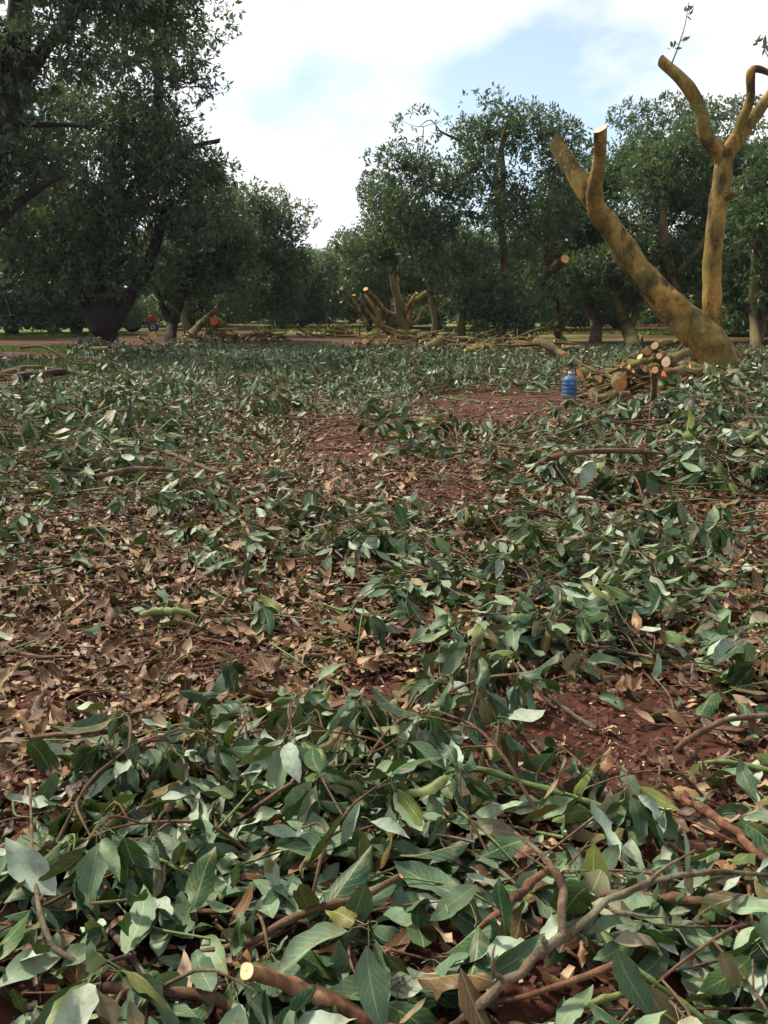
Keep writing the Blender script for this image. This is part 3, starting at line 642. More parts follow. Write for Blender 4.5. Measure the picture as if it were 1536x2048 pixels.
def litter(mat_key, Mp, name, label, bands, size, brown=False, seed=1):
    r = np.random.RandomState(seed); lv = Leaves()
    for (y0, y1, n, tpl, ls) in bands:
        x, y = wedge(n, y0, y1, r)
        bk = bare(x, y)
        keep = r.rand(n) < lookup(Mp, x, y) ** (1 if brown else 1.5) * patchy(x, y, .75 if not brown else 1.1, .9 if brown else 1.35) * (np.maximum(bk, .14) if brown else bk); x, y, bk = x[keep], y[keep], bk[keep]; n = len(x)
        H = lookup(HEAP, x, y) * patchy(x, y, .7, .8) * bk
        z = gh(x, y) + .006 + (r.rand(n) ** (2.2 if brown else 1.3)) * H * (.55 if brown else .9) + r.rand(n) * .02
        a = r.rand(n) * 2 * PI if brown else 4 * PI * vnoise(x * .9 + 5, y * .9) + r.normal(size=n) * .9
        tilt = r.normal(size=n) * (.2 if brown else .28) - (0 if brown else .15)
        d = np.stack([np.cos(a), np.sin(a), np.tan(np.clip(tilt, -1.1, 1.1))], 1)
        nn = sph(r, n) * (.38 if brown else .65); nn[:, 2] += np.where(r.rand(n) < (.45 if brown else (.58 if y1 < 9 else .8) + 1.1 * fbm(x * 1.7 + 60, y * 1.7, 2)), 1, -1)
        if not brown:   # wilted leaves that hang from twigs in the thicker heaps
            hang = (r.rand(n) < (.08 if y1 < 9 else .35)) & (H > .05)
            d[hang, :2] *= .6; d[hang, 2] = -1 + r.normal(size=hang.sum()) * .3; nn[hang] = sph(r, hang.sum()) + np.array((0, 0, .3))
            z = z + hang * ls * .7
        z = z + np.maximum(0, -d[:, 2] * .5) * ls * .6
        Ls = ls * (.5 + 1.15 * r.rand(n) ** 1.5)
        lv.add(tpl, np.stack([x, y, z], 1), d, nn, Ls, Ls * r.uniform(.29, .46, n), r,
               curl=(-1.0, 1.3) if brown else (-.8, 1.1), fold=(.03, .75 if brown else .7), wave=.26 if brown else .22)
    o = link(name, lv.mesh(name, M[mat_key])); tag(o, label, None, None, 'stuff')
    return o
litter('green', GREEN, 'green_leaf_litter', 'fallen green leaves carpeting the orchard floor',
    [(1.5, 3.4, 2600, T_HI, .135), (3.4, 8, 8500, T_MID, .115), (8, 17, 32000, T_LOW, .11), (17, 41, 95000, T_MIN, .15)], .19, False, 3)
litter('brown', BROWN, 'dry_leaf_litter', 'dry brown leaf litter on the red soil',
    [(1.5, 4.0, 8000, T_HI, .105), (4.0, 8, 23000, T_MID, .105), (8, 17, 70000, T_LOW, .105), (17, 44, 45000, T_MIN, .15)], .14, True, 4)

# wood chips and crumbs of soil
def chips(name, label, m, n, y0, y1, size, seed, Mp):
    r = np.random.RandomState(seed); x, y = wedge(n, y0, y1, r); k = r.rand(n) < Mp(x, y); x, y = x[k], y[k]; n = len(x)
    lv = Leaves(); a = r.rand(n) * 6.28; Ls = size * r.uniform(.5, 1.6, n)
    lv.add(T_MIN, np.stack([x, y, gh(x, y) + .012 + r.rand(n) * .02], 1), np.stack([np.cos(a), np.sin(a), r.normal(size=n) * .5], 1), sph(r, n) * .7 + np.array((0, 0, 1)), Ls, Ls * .5, r)
    tag(link(name, lv.mesh(name, m)), label, None, None, 'stuff')
M['chip'] = plain('pale_wood_chip', (0.42, 0.29, 0.16), .8, var=.45); M['clod'] = plain('red_soil_crumb', (0.08, 0.027, 0.015), .95, var=.6)
chips('wood_chips', 'pale sawdust and chips scattered on the soil', M['chip'], 26000, 1.8, 11, .02, 8, lambda x, y: np.clip(patchy(x, y, 1.6, .9) - .4, 0, 1))
chips('soil_crumbs', 'crumbled red soil clods on the bare patches', M['clod'], 40000, 1.8, 9, .03, 9, lambda x, y: np.ones_like(x))

def twig_litter():
    r = np.random.RandomState(19); b = MB(); c = 0
    for (y0, y1, n, l0, l1, rr, k) in [(1.7, 5, 420, .12, .55, .0035, 5), (5, 10, 700, .2, .8, .005, 4), (10, 22, 900, .3, 1.2, .010, 3)]:
        x, y = wedge(n, y0, y1, r)
        for i in range(n):
            a = r.rand() * 6.28; l = r.uniform(l0, l1); H = float(lookup(HEAP, x[i:i+1], y[i:i+1])[0]) * r.rand() * 1.1
            d = np.array((math.cos(a), math.sin(a), r.normal() * .15)); p = np.array((x[i], y[i], float(gh(x[i], y[i])) + .012 + H))
            P = np.array([p - d * l / 2, p + r.normal(size=3) * np.array((.06, .06, .03)) * l, p + d * l / 2 + r.normal(size=3) * .05 * l]); P[:, 2] = np.maximum(P[:, 2], gh(P[:, 0], P[:, 1]) + .005)
            V, F, _ = tube(P, [rr * r.uniform(.6, 1.8), rr, rr * .5], 7, k); b.add(V, F, r.randint(4))
    o = link('twig_litter', b.mesh('twig_litter', [M['twig'], M['greentwig'], M['greytwig'], M['redtwig']])); tag(o, 'thin bare twigs and leaf stalks strewn through the litter', None, None, 'stuff')
twig_litter()
def distant_wood():
    r = np.random.RandomState(23); lv = Leaves(); n = 34000; a = r.uniform(-.62, .62, n); dd = r.uniform(170, 205, n)
    x = np.tan(a) * dd; h = (10 + 3.2 * fbm(x * .12, dd * .05, 3) * 2) * r.rand(n) ** .8
    y = dd + np.abs(h - 4) * .6
    Ls = r.uniform(.5, 1.0, n); lv.add(T_MIN, np.stack([x, y, h + .2], 1), sph(r, n), sph(r, n) + np.array((0, -.4, .8)), Ls, Ls * .5, r)
    tag(link('distant_wood', lv.mesh('distant_wood', M['tree'])), 'far orchard rows closing the view', None, None, 'stuff')
distant_wood()
# ---- shared leaf meshes for single leaves
def leaf_mesh(name, seed, m, Lr, curl, fold, wave, petiole=True):
    r = np.random.RandomState(seed)
    v = leaf_verts(T_HI, np.array([Lr]), np.array([Lr * r.uniform(.36, .48)]), np.array([r.uniform(*curl)]), np.array([r.uniform(*fold)]), np.array([wave]), np.array([r.rand() * 6.3]), r)[0]
    V, F, U = v, T_HI[2], np.stack([T_HI[0], T_HI[1]], 1)
    if petiole:
        pv, pf, _ = tube([(-.045, r.normal() * .008, r.normal() * .01), (-.02, 0, .006), (.004, 0, 0)], [.0018, .0014, .0012], 4, 3)
        pf = np.concatenate([pf[:, [0, 1, 2]], pf[:, [0, 2, 3]]])
        V = np.vstack([V, pv]); F = np.vstack([F, pf + len(v)]); U = np.vstack([U, np.tile([.5, 0], (len(pv), 1))])
    return mesh_np(name, V, F, m, uv=U)
GL = [leaf_mesh('green_leaf', 200 + i, M['green'], .175, (-1.0, 1.3), (.05, .75), .05 + .06 * (i % 3)) for i in range(14)]
BL = [leaf_mesh('dry_leaf', 300 + i, M['brown'], .13, (-1.6, 2.0), (.1, 1.1), .14 + .07 * (i % 3)) for i in range(10)]
def mat4(Rm, p, s=1.0):
    m = Matrix.Identity(4)
    for i in range(3):
        for j in range(3): m[i][j] = Rm[i][j] * s
        m[i][3] = p[i]
    return m

# ---- leafy branches
def gen_branch(seed, Lm, r0, nside, lift, nleaf, droop):
    r = np.random.RandomState(seed); paths = []; tips = []
    n = 5; t = np.linspace(0, 1, n)
    main = np.stack([t * Lm, np.cumsum(r.normal(size=n)) * .05 * Lm * t, r0 + lift * np.sin(PI * (t ** .8) * .75) + r.normal(size=n) * .01], 1)
    paths.append((main, [r0, r0 * .8, r0 * .55, .0035])); S = spline(main, 20)
    tips.append((S[-1], S[-1] - S[-3]))
    for i in range(nside):
        j = int(r.uniform(5, 18)); p = S[j]; a = r.choice([-1, 1]) * r.uniform(.4, 1.2); e = r.uniform(-.05, .75)
        T = S[min(j + 1, 19)] - S[j]; az = math.atan2(T[1], T[0]) + a; l = Lm * r.uniform(.18, .42)
        d = np.array((math.cos(az) * math.cos(e), math.sin(az) * math.cos(e), math.sin(e)))
        q = p + d * l + np.array((0, 0, -.1 * l)); mid = p + d * l * .55 + r.normal(size=3) * .02; q[2] = max(q[2], .02); mid[2] = max(mid[2], .015)
        paths.append((np.array([p, mid, q]), [r0 * .5, .005, .0028])); tips.append((q, q - mid))
    P = []; D = []; N = []
    for (p, d) in tips:
        d = d / np.linalg.norm(d); m = max(3, int(nleaf * r.uniform(.7, 1.3)))
        for k in range(m):
            rad = sph(r, 1)[0]; dr = d * .5 + rad * .75 + np.array((0, 0, -droop * r.uniform(.5, 1.4)))
            dr /= np.linalg.norm(dr); b = p - d * .012 * k * r.rand() + dr * .045
            lim = (b[2] - .015) / .2
            if dr[2] < -lim: dr[2] = -max(lim, 0) ; dr /= np.linalg.norm(dr)
            b[2] = max(b[2], .012)
            nv = r.normal(size=3) * .6 + np.array((0, 0, 1.0 if r.rand() < .6 else -1.0))
            P.append(b); D.append(dr); N.append(nv)
    return paths, np.array(P), np.array(D), np.array(N)
def stem_mesh(paths, m, sides=6):
    b = MB()
    for i, (p, rd) in enumerate(paths):
        V, F, caps = tube(p, rd, 10 if i == 0 else 6, sides if i == 0 else 4, .06, cap0=(i == 0)); b.add(V, F)
        for cv, cf, uv in caps: b.add(cv, cf, 1, uv)
    return b.mesh('stem', [m, M['cut_pale']])
SPEC = [(.8, .009, 5, .08, 7, .5), (.55, .007, 4, .18, 7, 1.1), (.95, .010, 6, .05, 7, .4), (.45, .006, 3, .14, 8, 1.2), (.65, .008, 5, .22, 7, 1.4), (.5, .006, 3, .05, 7, .3), (.75, .008, 5, .14, 8, .8), (.5, .006, 2, .10, 8, .7), (.32, .004, 0, .16, 5, 1.6)]
BR = [gen_branch(400 + i, *s) for i, s in enumerate(SPEC)]
STEMS = [stem_mesh(b[0], M[('twig', 'twig', 'greytwig', 'greentwig', 'twig', 'greytwig', 'twig', 'greentwig', 'greentwig')[i]]) for i, b in enumerate(BR)]
def far_leaves(i):
    lv = Leaves(); r = np.random.RandomState(500 + i); _, P, D, N = BR[i]; Ls = r.uniform(.10, .175, len(P))
    lv.add(T_LOW, P, D, N, Ls, Ls * .42, r); return lv.mesh('leaves', M['green'])
FARL = [far_leaves(i) for i in range(len(BR))]
rbn = random.Random(12)
def leafy_branch(x, y, v, rz, sc, near, label, group, zoff=0.0, tilt=0.0):
    z = float(gh(x, y)) + zoff
    root = link('leafy_branch', None, loc=(x, y, z)); root.rotation_euler = (rbn.uniform(-.25, .25), tilt, rz); root.scale = (sc, sc, sc)
    tag(root, label, 'branch', group)
    link('stem', STEMS[v], root)
    if near:
        _, P, D, N = BR[v]; Fm = frames(D, N)
        for k in range(len(P)):
            o = link('leaf', rbn.choice(GL), root); o.matrix_basis = mat4(Fm[k], P[k], rbn.uniform(.75, 1.25))
    else:
        link('leaves', FARL[v], root)['kind'] = 'stuff'
    return root
LOOK = ['long arching leafy spray', 'raised drooping leaf bunch', 'long low leafy spray', 'small drooping leaf tuft', 'tall drooping leaf bunch', 'short flat leafy spray', 'bushy leafy spray', 'small leafy tuft', 'few drooping leaves on a twig']
def region_label(px, py, v):
    k = min(4, max(0, int(px / 307.2))); w = LOOK[v]
    if py > 1480: return w + ' ' + ['in the lower left corner', 'left of centre in the foreground', 'in the middle foreground', 'right of centre in the foreground', 'in the lower right corner'][k]
    if py > 1150: return w + ' on brown litter ' + ['at the left edge', 'left of centre', 'at the centre', 'above the bare red soil', 'at the right edge'][k]
    if py > 960: return w + ' ' + ['low on the green heap at left', 'below the left sticks', 'below the trodden brown patch', 'below the arched bare branch', 'below the notched log at right'][k]
    if py > 830: return w + ' ' + ['high on the green heap at left', 'right of the green left heap', 'on the trodden brown patch', 'left of the arched bare branch', 'between arched branch and right edge'][k]
    if py > 745: return w + ' ' + ['beside the dark log heap at left', 'in the near green carpet, left', 'in the near green carpet, centre', 'in the near green carpet left of the jug', 'around the log heap at right'][k]
    return w + ' ' + ['below the big V trunk', 'far in the carpet, left of the aisle', 'far in the carpet before the aisle', 'far in the carpet by the brush heap', 'beyond the log heap at right'][k]
r2 = np.random.RandomState(21)
def scatter_branches(n, y0, y1, near, smin, smax):
    c = 0
    while c < n:
        x, y = wedge(1, y0, y1, r2, 1.05); x, y = float(x[0]), float(y[0])
        if r2.rand() > float(lookup(GREEN, np.array([x]), np.array([y]))[0] * bare(np.array([x]), np.array([y]))[0]) ** 1.6: continue
        px, py = proj(x, y, 0.0)
        if 1030 < px < 1430 and 765 < py < 885: continue
        v = int(r2.randint(8)); lab = region_label(px, py, v); H = float(lookup(HEAP, np.array([x]), np.array([y]))[0])
        leafy_branch(x, y, v, r2.uniform(0, 6.28), r2.uniform(smin, smax), near, lab, 'cut leafy branches: ' + ' '.join(lab.split()[-4:]), zoff=max(0, H - .08) * r2.rand())
        c += 1
scatter_branches(22, 2.0, 4.2, True, .7, 1.0)
scatter_branches(12, 4.2, 9, True, .75, 1.0)
scatter_branches(45, 9, 19, False, .85, 1.2)
scatter_branches(40, 19, 38, False, 1.0, 1.5)

# bunches that stand out in the photograph: px, py, variant, turn (degrees), scale, height, label
BUNCH = [(1075, 1700, 4, 120, .85, .08, 'drooping bunch of grey green leaves hanging in the middle foreground'), (850, 1620, 1, 170, .9, .05, 'bunch of hanging pale leaves left of the long mossy bough'), (715, 1350, 8, 80, 1.0, .1, 'pair of dull green leaves drooping from a raised twig, mid picture'),
    (310, 1420, 8, 20, 1.0, .06, 'single wilted spray with upright leaf on the brown litter at left'), (390, 1270, 8, 10, 1.1, .05, 'low spray of grey leaves behind the mossy bent stick'), (520, 1530, 6, 200, .65, .05, 'broad spray with pale leaf undersides, left of centre'),
    (1160, 895, 4, 60, 1.05, .05, 'tall drooping pale green spray below the blue jug'), (1280, 985, 6, 10, 1.5, .12, 'wide fresh green spray under the arched bare branch'), (1350, 975, 2, 30, 1.2, .1, 'green spray spreading right of the arched bare branch'), (1290, 1040, 1, 100, 1.3, .1, 'bunch of wilted yellowish leaves hanging below the green spray'),
    (1290, 862, 0, 150, 1.1, .04, 'leafy spray lying just before the log heap'), (1375, 845, 4, 20, 1.1, .06, 'leafy spray at the right foot of the log heap'), (1450, 830, 6, 70, 1.7, .15, 'big leafy spray covering the foot of the sawn trunk'), (1510, 860, 2, 120, 1.6, .2, 'leafy spray at the right edge near the notched log'), (1400, 885, 0, 10, 1.4, .05, 'leafy spray left of the notched log'),
    (1440, 800, 4, 20, 1.5, .1, 'leafy tuft right at the foot of the sawn trunk'), (1505, 800, 6, 100, 1.6, .1, 'leafy spray right of the sawn trunk foot'), (1395, 812, 1, 60, 1.5, .08, 'leafy tuft between log heap and sawn trunk'),
    (170, 900, 4, 0, 1.4, .15, 'bluish drooping spray on the left green heap'), (60, 960, 4, 130, 1.3, .2, 'drooping spray at the left edge of the green heap'), (110, 1010, 1, 80, 1.2, .1, 'yellow green wilted spray low on the left heap'), (470, 850, 6, 40, 1.4, .15, 'spray of upright leaves left of the trodden patch'), (620, 880, 2, 0, 1.3, .1, 'spray lying on the left side of the trodden patch'),
    (860, 890, 1, 50, 1.3, .05, 'dull olive wilted spray on the trodden patch'), (990, 925, 2, 190, 1.2, .08, 'dark green spray right of the trodden patch'), (1020, 1180, 1, 0, 1.0, .1, 'wilted bunch of hanging leaves in the right litter'), (1130, 1170, 4, 90, .9, .06, 'yellow green hanging bunch in the right litter'), (1190, 1300, 6, 170, .9, .06, 'bunch of pale leaves above the bare red soil'), (680, 1270, 8, 30, 1.2, .06, 'upright bunch of olive leaves at the centre'),
    (120, 1750, 1, 70, .9, .08, 'dark drooping leaf bunch at the lower left edge'), (480, 1700, 6, 10, .8, .08, 'bright green spray in the lower left middle'), (1400, 1640, 1, 200, .8, .05, 'drooping grey leaf bunch by the broken orange branch'), (250, 1620, 0, 20, .7, .06, 'spray of pale upturned leaves at the lower left')]
for (px, py, v, deg, sc, zo, lab) in BUNCH:
    g = gnd(px, py); leafy_branch(float(g[0]), float(g[1]), v, R(deg), sc, True, lab, None, zo)
# thick brush heaps seen in the photograph
def brush(n, x0, x1, y0, y1, zmax, smin, smax, what, seed):
    r = np.random.RandomState(seed)
    for i in range(n):
        px, py = r.uniform(x0, x1), r.uniform(y0, y1); g = gnd(px, py); v = int(r.choice([0, 1, 4, 6, 6, 4])); t_ = (px - x0) / (x1 - x0); q = (py - y0) / (y1 - y0)
        side = 'left end' if t_ < .25 else 'left half' if t_ < .5 else 'right half' if t_ < .75 else 'right end'
        leafy_branch(float(g[0]), float(g[1]), v, r.uniform(0, 6.28), r.uniform(smin, smax), False, '%s in the %s, %s, %s' % (LOOK[v], what, side, 'back' if q < .33 else 'middle' if q < .66 else 'front'), 'sprays in the ' + what, zmax * r.rand())
brush(46, -40, 330, 770, 1010, .32, .9, 1.35, 'dark green left brush heap', 71)
brush(34, 1180, 1536, 845, 1000, .22, .9, 1.4, 'green brush below the log heap', 72)
brush(26, 1390, 1570, 775, 850, .3, 1.0, 1.5, 'brush by the sawn trunk', 73)
brush(60, 180, 1110, 712, 790, .2, 1.0, 1.5, 'green carpet before the aisle', 74)
brush(12, 120, 700, 1000, 1120, .08, .7, .95, "scattered sprays on the mid left litter", 78)
brush(22, 960, 1400, 1090, 1240, .1, .7, .95, 'low leafy pile right of centre', 75)
brush(22, 150, 480, 690, 725, .2, 1.2, 1.7, 'shaded brush under the left trees', 76)
# ---- single fallen leaves that lie on top
def single_leaves(n, y0, y1, meshes, Mp, cat, labf, seed, zt):
    r = np.random.RandomState(seed); c = 0
    while c < n:
        x, y = wedge(1, y0, y1, r, 1.0); x, y = float(x[0]), float(y[0])
        if r.rand() > float(lookup(Mp, np.array([x]), np.array([y]))[0]): continue
        px, py = proj(x, y, 0.0); a = r.rand() * 6.28
        H = float(lookup(HEAP, np.array([x]), np.array([y]))[0])
        d = np.array([[math.cos(a), math.sin(a), r.normal() * .2]]); nn = r.normal(size=(1, 3)) * .3; nn[0, 2] += 1 if r.rand() < .5 else -1
        o = link('fallen_leaf', meshes[r.randint(len(meshes))]); o.matrix_basis = mat4(frames(d, nn)[0], (x, y, float(gh(x, y)) + .02 + H * zt), r.uniform(.8, 1.35))
        lab = labf(px, py); tag(o, lab, 'leaf', 'single leaves: ' + ' '.join(lab.split()[-4:])); c += 1
def where(px, py):
    side = ['at the left edge', 'left of centre', 'just left of the middle', 'just right of the middle', 'right of centre', 'at the right edge'][min(5, max(0, int(px / 256)))]
    return side + (' of the bottom edge' if py > 1880 else ' of the foreground' if py > 1680 else ' behind the foreground boughs' if py > 1480 else ' level with the bare red soil' if py > 1330 else ' just beyond the bare red soil' if py > 1240 else ' level with the mossy bent stick' if py > 1170 else ' far beyond the mossy bent stick')
single_leaves(150, 1.9, 6.5, GL, GREEN, 'leaf', lambda a, b: 'single green leaf fallen flat ' + where(a, b), 61, .8)
single_leaves(140, 2.2, 6.5, BL, BROWN, 'leaf', lambda a, b: 'single dry brown curled leaf ' + where(a, b), 62, .3)

# ---- individual sticks and boughs, from the photograph
def stick(name, pts, rad, m, label, cat='branch', cut0=None, cut1=None, group=None, subs=(), seed=0, k=10, n=22, rough=.06, kink=.2):
    """pts: (px,py,height above ground) on the ground; subs: side shoots as further (pts,rad)"""
    r = np.random.RandomState(seed + 900)
    def W(l):
        out = []
        for p in l:
            g = gnd(p[0], p[1], p[2]); g = gnd(p[0], p[1], p[2] + float(gh(g[0], g[1]))); out.append(g)
        return np.array(out)
    if pts[0][1] > 1200: rad = [q * .8 for q in rad]
    P = W(pts); o3 = P[0].copy()
    V, F, caps = tube(P - o3, rad, n + 8, k, max(rough, .10) if kink else rough, r, cap0=bool(cut0), cap1=bool(cut1), kink=kink); b = MB(); b.add(V, F)
    o = link(name, b.mesh(name, M[m]), loc=o3); tag(o, label, cat, group)
    for (cv, cf, uv), c in zip(caps, [c for c in (cut0, cut1) if c]):
        cb = MB(); cb.add(cv, cf, 0, uv); link('cut_face', cb.mesh('cut_face', M[c], smooth=False), o)
    for (sp, sr) in subs:
        V, F, _ = tube(W(sp) - o3, sr, 18, 8, max(rough, .1), r, kink=kink); sb = MB(); sb.add(V, F); link('side_shoot', sb.mesh('side_shoot', M[m]), o)
    return o
stick('cut_bough', [(494, 1942, .31), (535, 1955, .24), (600, 1977, .185), (680, 2010, .14), (800, 2075, .07)], [.019, .019, .019, .0195, .021], 'redbough', 'smooth reddish bough with a pale sawn end at the bottom', cut0='cut_pale', seed=1, k=16, rough=.03, kink=.06)
stick('cut_bough', [(880, 2080, .06), (960, 2010, .12), (1050, 1935, .15), (1130, 1868, .17), (1240, 1790, .2), (1330, 1755, .21), (1430, 1744, .2), (1560, 1752, .16)], [.0135, .013, .0125, .013, .010, .0085, .0075, .006], 'greytwig',
      'long forked lichen grey bough across the lower right corner', seed=2, k=14, n=60, rough=.13, kink=.4, subs=[([(1126, 1872, .17), (1124, 1830, .2), (1122, 1780, .23), (1098, 1722, .26), (1030, 1665, .26)], [.0105, .0095, .0095, .0075, .004]), ([(1300, 1762, .21), (1330, 1735, .25), (1390, 1700, .27)], [.005, .004, .002]), ([(1010, 1970, .14), (985, 1930, .2), (990, 1890, .23)], [.006, .004, .002]), ([(1210, 1812, .19), (1260, 1830, .19), (1330, 1835, .17)], [.006, .005, .002]),
      ([(1090, 1900, .16), (1088, 1885, .18), (1086, 1872, .19)], [.007, .006, .005])])
stick('cut_bough', [(395, 1905, .09), (500, 1885, .11), (560, 1850, .13), (640, 1815, .14), (720, 1795, .15), (800, 1752, .17)], [.009, .010, .011, .0115, .011, .010], 'twig', 'curved dark brown branch left of centre near the bottom', cut1='cut', seed=3, n=30)
stick('cut_bough', [(560, 1525, .05), (700, 1535, .09), (840, 1528, .13), (960, 1540, .14), (1060, 1570, .13), (1180, 1605, .11), (1275, 1640, .09)], [.007, .009, .011, .012, .012, .012, .011], 'greentwig', 'long mossy green bough lying across the bare red soil', seed=4, n=36)
stick('broken_branch', [(1365, 1597, .1), (1420, 1630, .1), (1480, 1668, .09)], [.011, .018, .015], 'redtwig', 'broken branch with torn orange wood near the right edge', cut0='cut_orange', seed=5, subs=[([(1478, 1665, .09), (1510, 1705, .08), (1560, 1740, .06)], [.013, .012, .011])])
stick('fallen_stick', [(1038, 1330, .14), (1090, 1385, .09), (1140, 1425, .05), (1190, 1458, .02)], [.008, .011, .012, .012], 'greytwig', 'straight grey stick leaning down onto the bare red soil', seed=6)
stick('fallen_stick', [(1345, 1505, .04), (1390, 1470, .07), (1450, 1442, .1), (1540, 1430, .12)], [.013, .014, .013, .012], 'twig', 'thick brown stick at the right edge above the bare soil', seed=7)
stick('fallen_stick', [(1395, 1528, .05), (1450, 1525, .06), (1560, 1545, .06)], [.007, .012, .013], 'greentwig', 'olive twig with orange tint at the right edge', seed=8)
stick('broken_branch', [(1105, 1730, .2), (1060, 1770, .17), (1010, 1815, .15), (960, 1855, .11)], [.009, .013, .013, .009], 'redtwig', 'split reddish stick under the forked grey bough', seed=9)
stick('broken_branch', [(1200, 1790, .1), (1290, 1795, .1), (1360, 1800, .1), (1440, 1812, .1)], [.012, .017, .017, .015], 'twig', 'dark broken branch with bright torn end, right foreground', cut1='cut_orange', seed=10)
stick('fallen_stick', [(925, 2005, .1), (1060, 1990, .13), (1240, 1925, .18)], [.006, .008, .009], 'redtwig', 'thin reddish stick beneath the forked bough, lower right', seed=11)
stick('fallen_stick', [(1235, 1905, .16), (1300, 1960, .13), (1370, 2010, .1), (1440, 2070, .06)], [.006, .009, .010, .011], 'greentwig', 'green stem slanting down in the lower right corner', seed=12)
stick('fallen_stick', [(1140, 2020, .09), (1220, 1995, .11), (1300, 1965, .12)], [.009, .009, .007], 'greentwig', 'mossy yellow green twig in the lower right', seed=13)
stick('fallen_stick', [(240, 1690, .12), (330, 1725, .13), (420, 1775, .12), (445, 1800, .1)], [.006, .008, .009, .009], 'greentwig', 'pale green curved stem in the lower left heap', seed=14)
stick('fallen_stick', [(60, 1560, .08), (70, 1760, .15), (100, 1880, .14), (180, 1945, .1)], [.004, .006, .008, .009], 'greytwig', 'thin arching grey twig at the lower left edge', seed=15)
stick('fallen_stick', [(210, 1975, .08), (330, 1985, .1), (430, 2000, .09), (500, 2040, .07)], [.016, .017, .015, .012], 'twig', 'thick dark stick half buried under leaves at bottom left', seed=16)
stick('fallen_stick', [(180, 1690, .07), (280, 1680, .08), (350, 1672, .08)], [.008, .009, .007], 'redtwig', 'short reddish brown stick in the lower left', seed=17)
stick('fallen_stick', [(375, 1650, .06), (405, 1635, .08), (430, 1612, .1)], [.012, .013, .012], 'redtwig', 'stubby orange brown stick end beside pale leaves at left', cut1='cut', seed=18)
stick('fallen_stick', [(300, 1585, .12), (322, 1620, .09), (345, 1655, .06)], [.014, .013, .010], 'greentwig', 'knobbly mossy twig left of the lower middle', cut0='cut', seed=19)
stick('fallen_stick', [(280, 1232, .06), (320, 1222, .08), (360, 1222, .08), (395, 1236, .05)], [.02, .024, .024, .015], 'greentwig', 'mossy bent stick on the brown leaves left of centre', seed=20)
stick('fallen_stick', [(560, 1312, .05), (630, 1310, .06), (690, 1308, .07)], [.007, .010, .009], 'twig', 'short brown twig left of the drooping middle leaves', seed=21)
stick('fallen_stick', [(-20, 1255, .05), (25, 1300, .05), (105, 1318, .05)], [.013, .013, .010], 'twig', 'brown stick entering from the left edge', seed=22)
stick('fallen_stick', [(40, 1480, .04), (150, 1465, .05), (240, 1458, .05)], [.010, .012, .010], 'twig', 'half hidden brown stick on the litter at left', seed=23)
stick('fallen_stick', [(390, 1420, .04), (450, 1412, .06), (500, 1395, .06)], [.012, .014, .012], 'greentwig', 'mossy stick among dry leaves left of centre', seed=24)
stick('fallen_stick', [(635, 1330, .05), (660, 1345, .06), (682, 1375, .05)], [.011, .012, .010], 'greentwig', 'short olive twig by the drooping middle leaves', seed=25)
stick('arched_branch', [(1060, 938, .18), (1110, 915, .32), (1200, 902, .4), (1280, 904, .38), (1330, 907, .3)], [.028, .027, .024, .02, .014], 'twig', 'arched bare brown branch over the leaves right of centre', seed=26, subs=[([(1215, 903, .4), (1217, 940, .2), (1216, 975, .02)], [.012, .01, .008]), ([(1290, 905, .36), (1300, 925, .25), (1350, 940, .15)], [.01, .008, .006])])
stick('fallen_stick', [(240, 890, .3), (330, 905, .22), (420, 940, .15), (480, 955, .1)], [.012, .02, .02, .014], 'twig', 'long thin branch across the left green heap, upper', seed=27)
stick('fallen_stick', [(190, 955, .25), (260, 940, .25), (360, 940, .2)], [.02, .024, .018], 'twig', 'brown branch lying low across the left green heap', seed=28)
stick('fallen_stick', [(1310, 740, .9), (1308, 790, .5), (1305, 822, .3), (1295, 850, .05)], [.04, .035, .03, .025], 'greytwig', 'upright sawn branch standing in front of the log heap', seed=29, cut0='cut', subs=[([(1306, 818, .3), (1330, 835, .2), (1345, 852, .05)], [.035, .03, .025]), ([(1304, 820, .3), (1270, 822, .28), (1235, 818, .25)], [.03, .025, .02])])
stick('cut_log', [(1480, 908, .08), (1505, 912, .1), (1545, 918, .1)], [.07, .085, .085], 'log', 'short log with a bright notched cut at the right edge', 'log', cut0='cut_pale', seed=30)
stick('fallen_stick', [(765, 1145, .05), (790, 1132, .07), (830, 1128, .06)], [.02, .022, .014], 'twig', 'short dark stick in the centre of the litter', seed=31)
stick('fallen_stick', [(1340, 1105, .12), (1380, 1125, .1), (1430, 1150, .06)], [.02, .024, .02], 'greytwig', 'grey stick sloping across the right leaf heap', seed=32)
stick('fallen_stick', [(1025, 1040, .08), (1080, 1025, .1), (1150, 1022, .08)], [.014, .018, .012], 'redtwig', 'reddish branch lying behind the right leaf heap', seed=33)

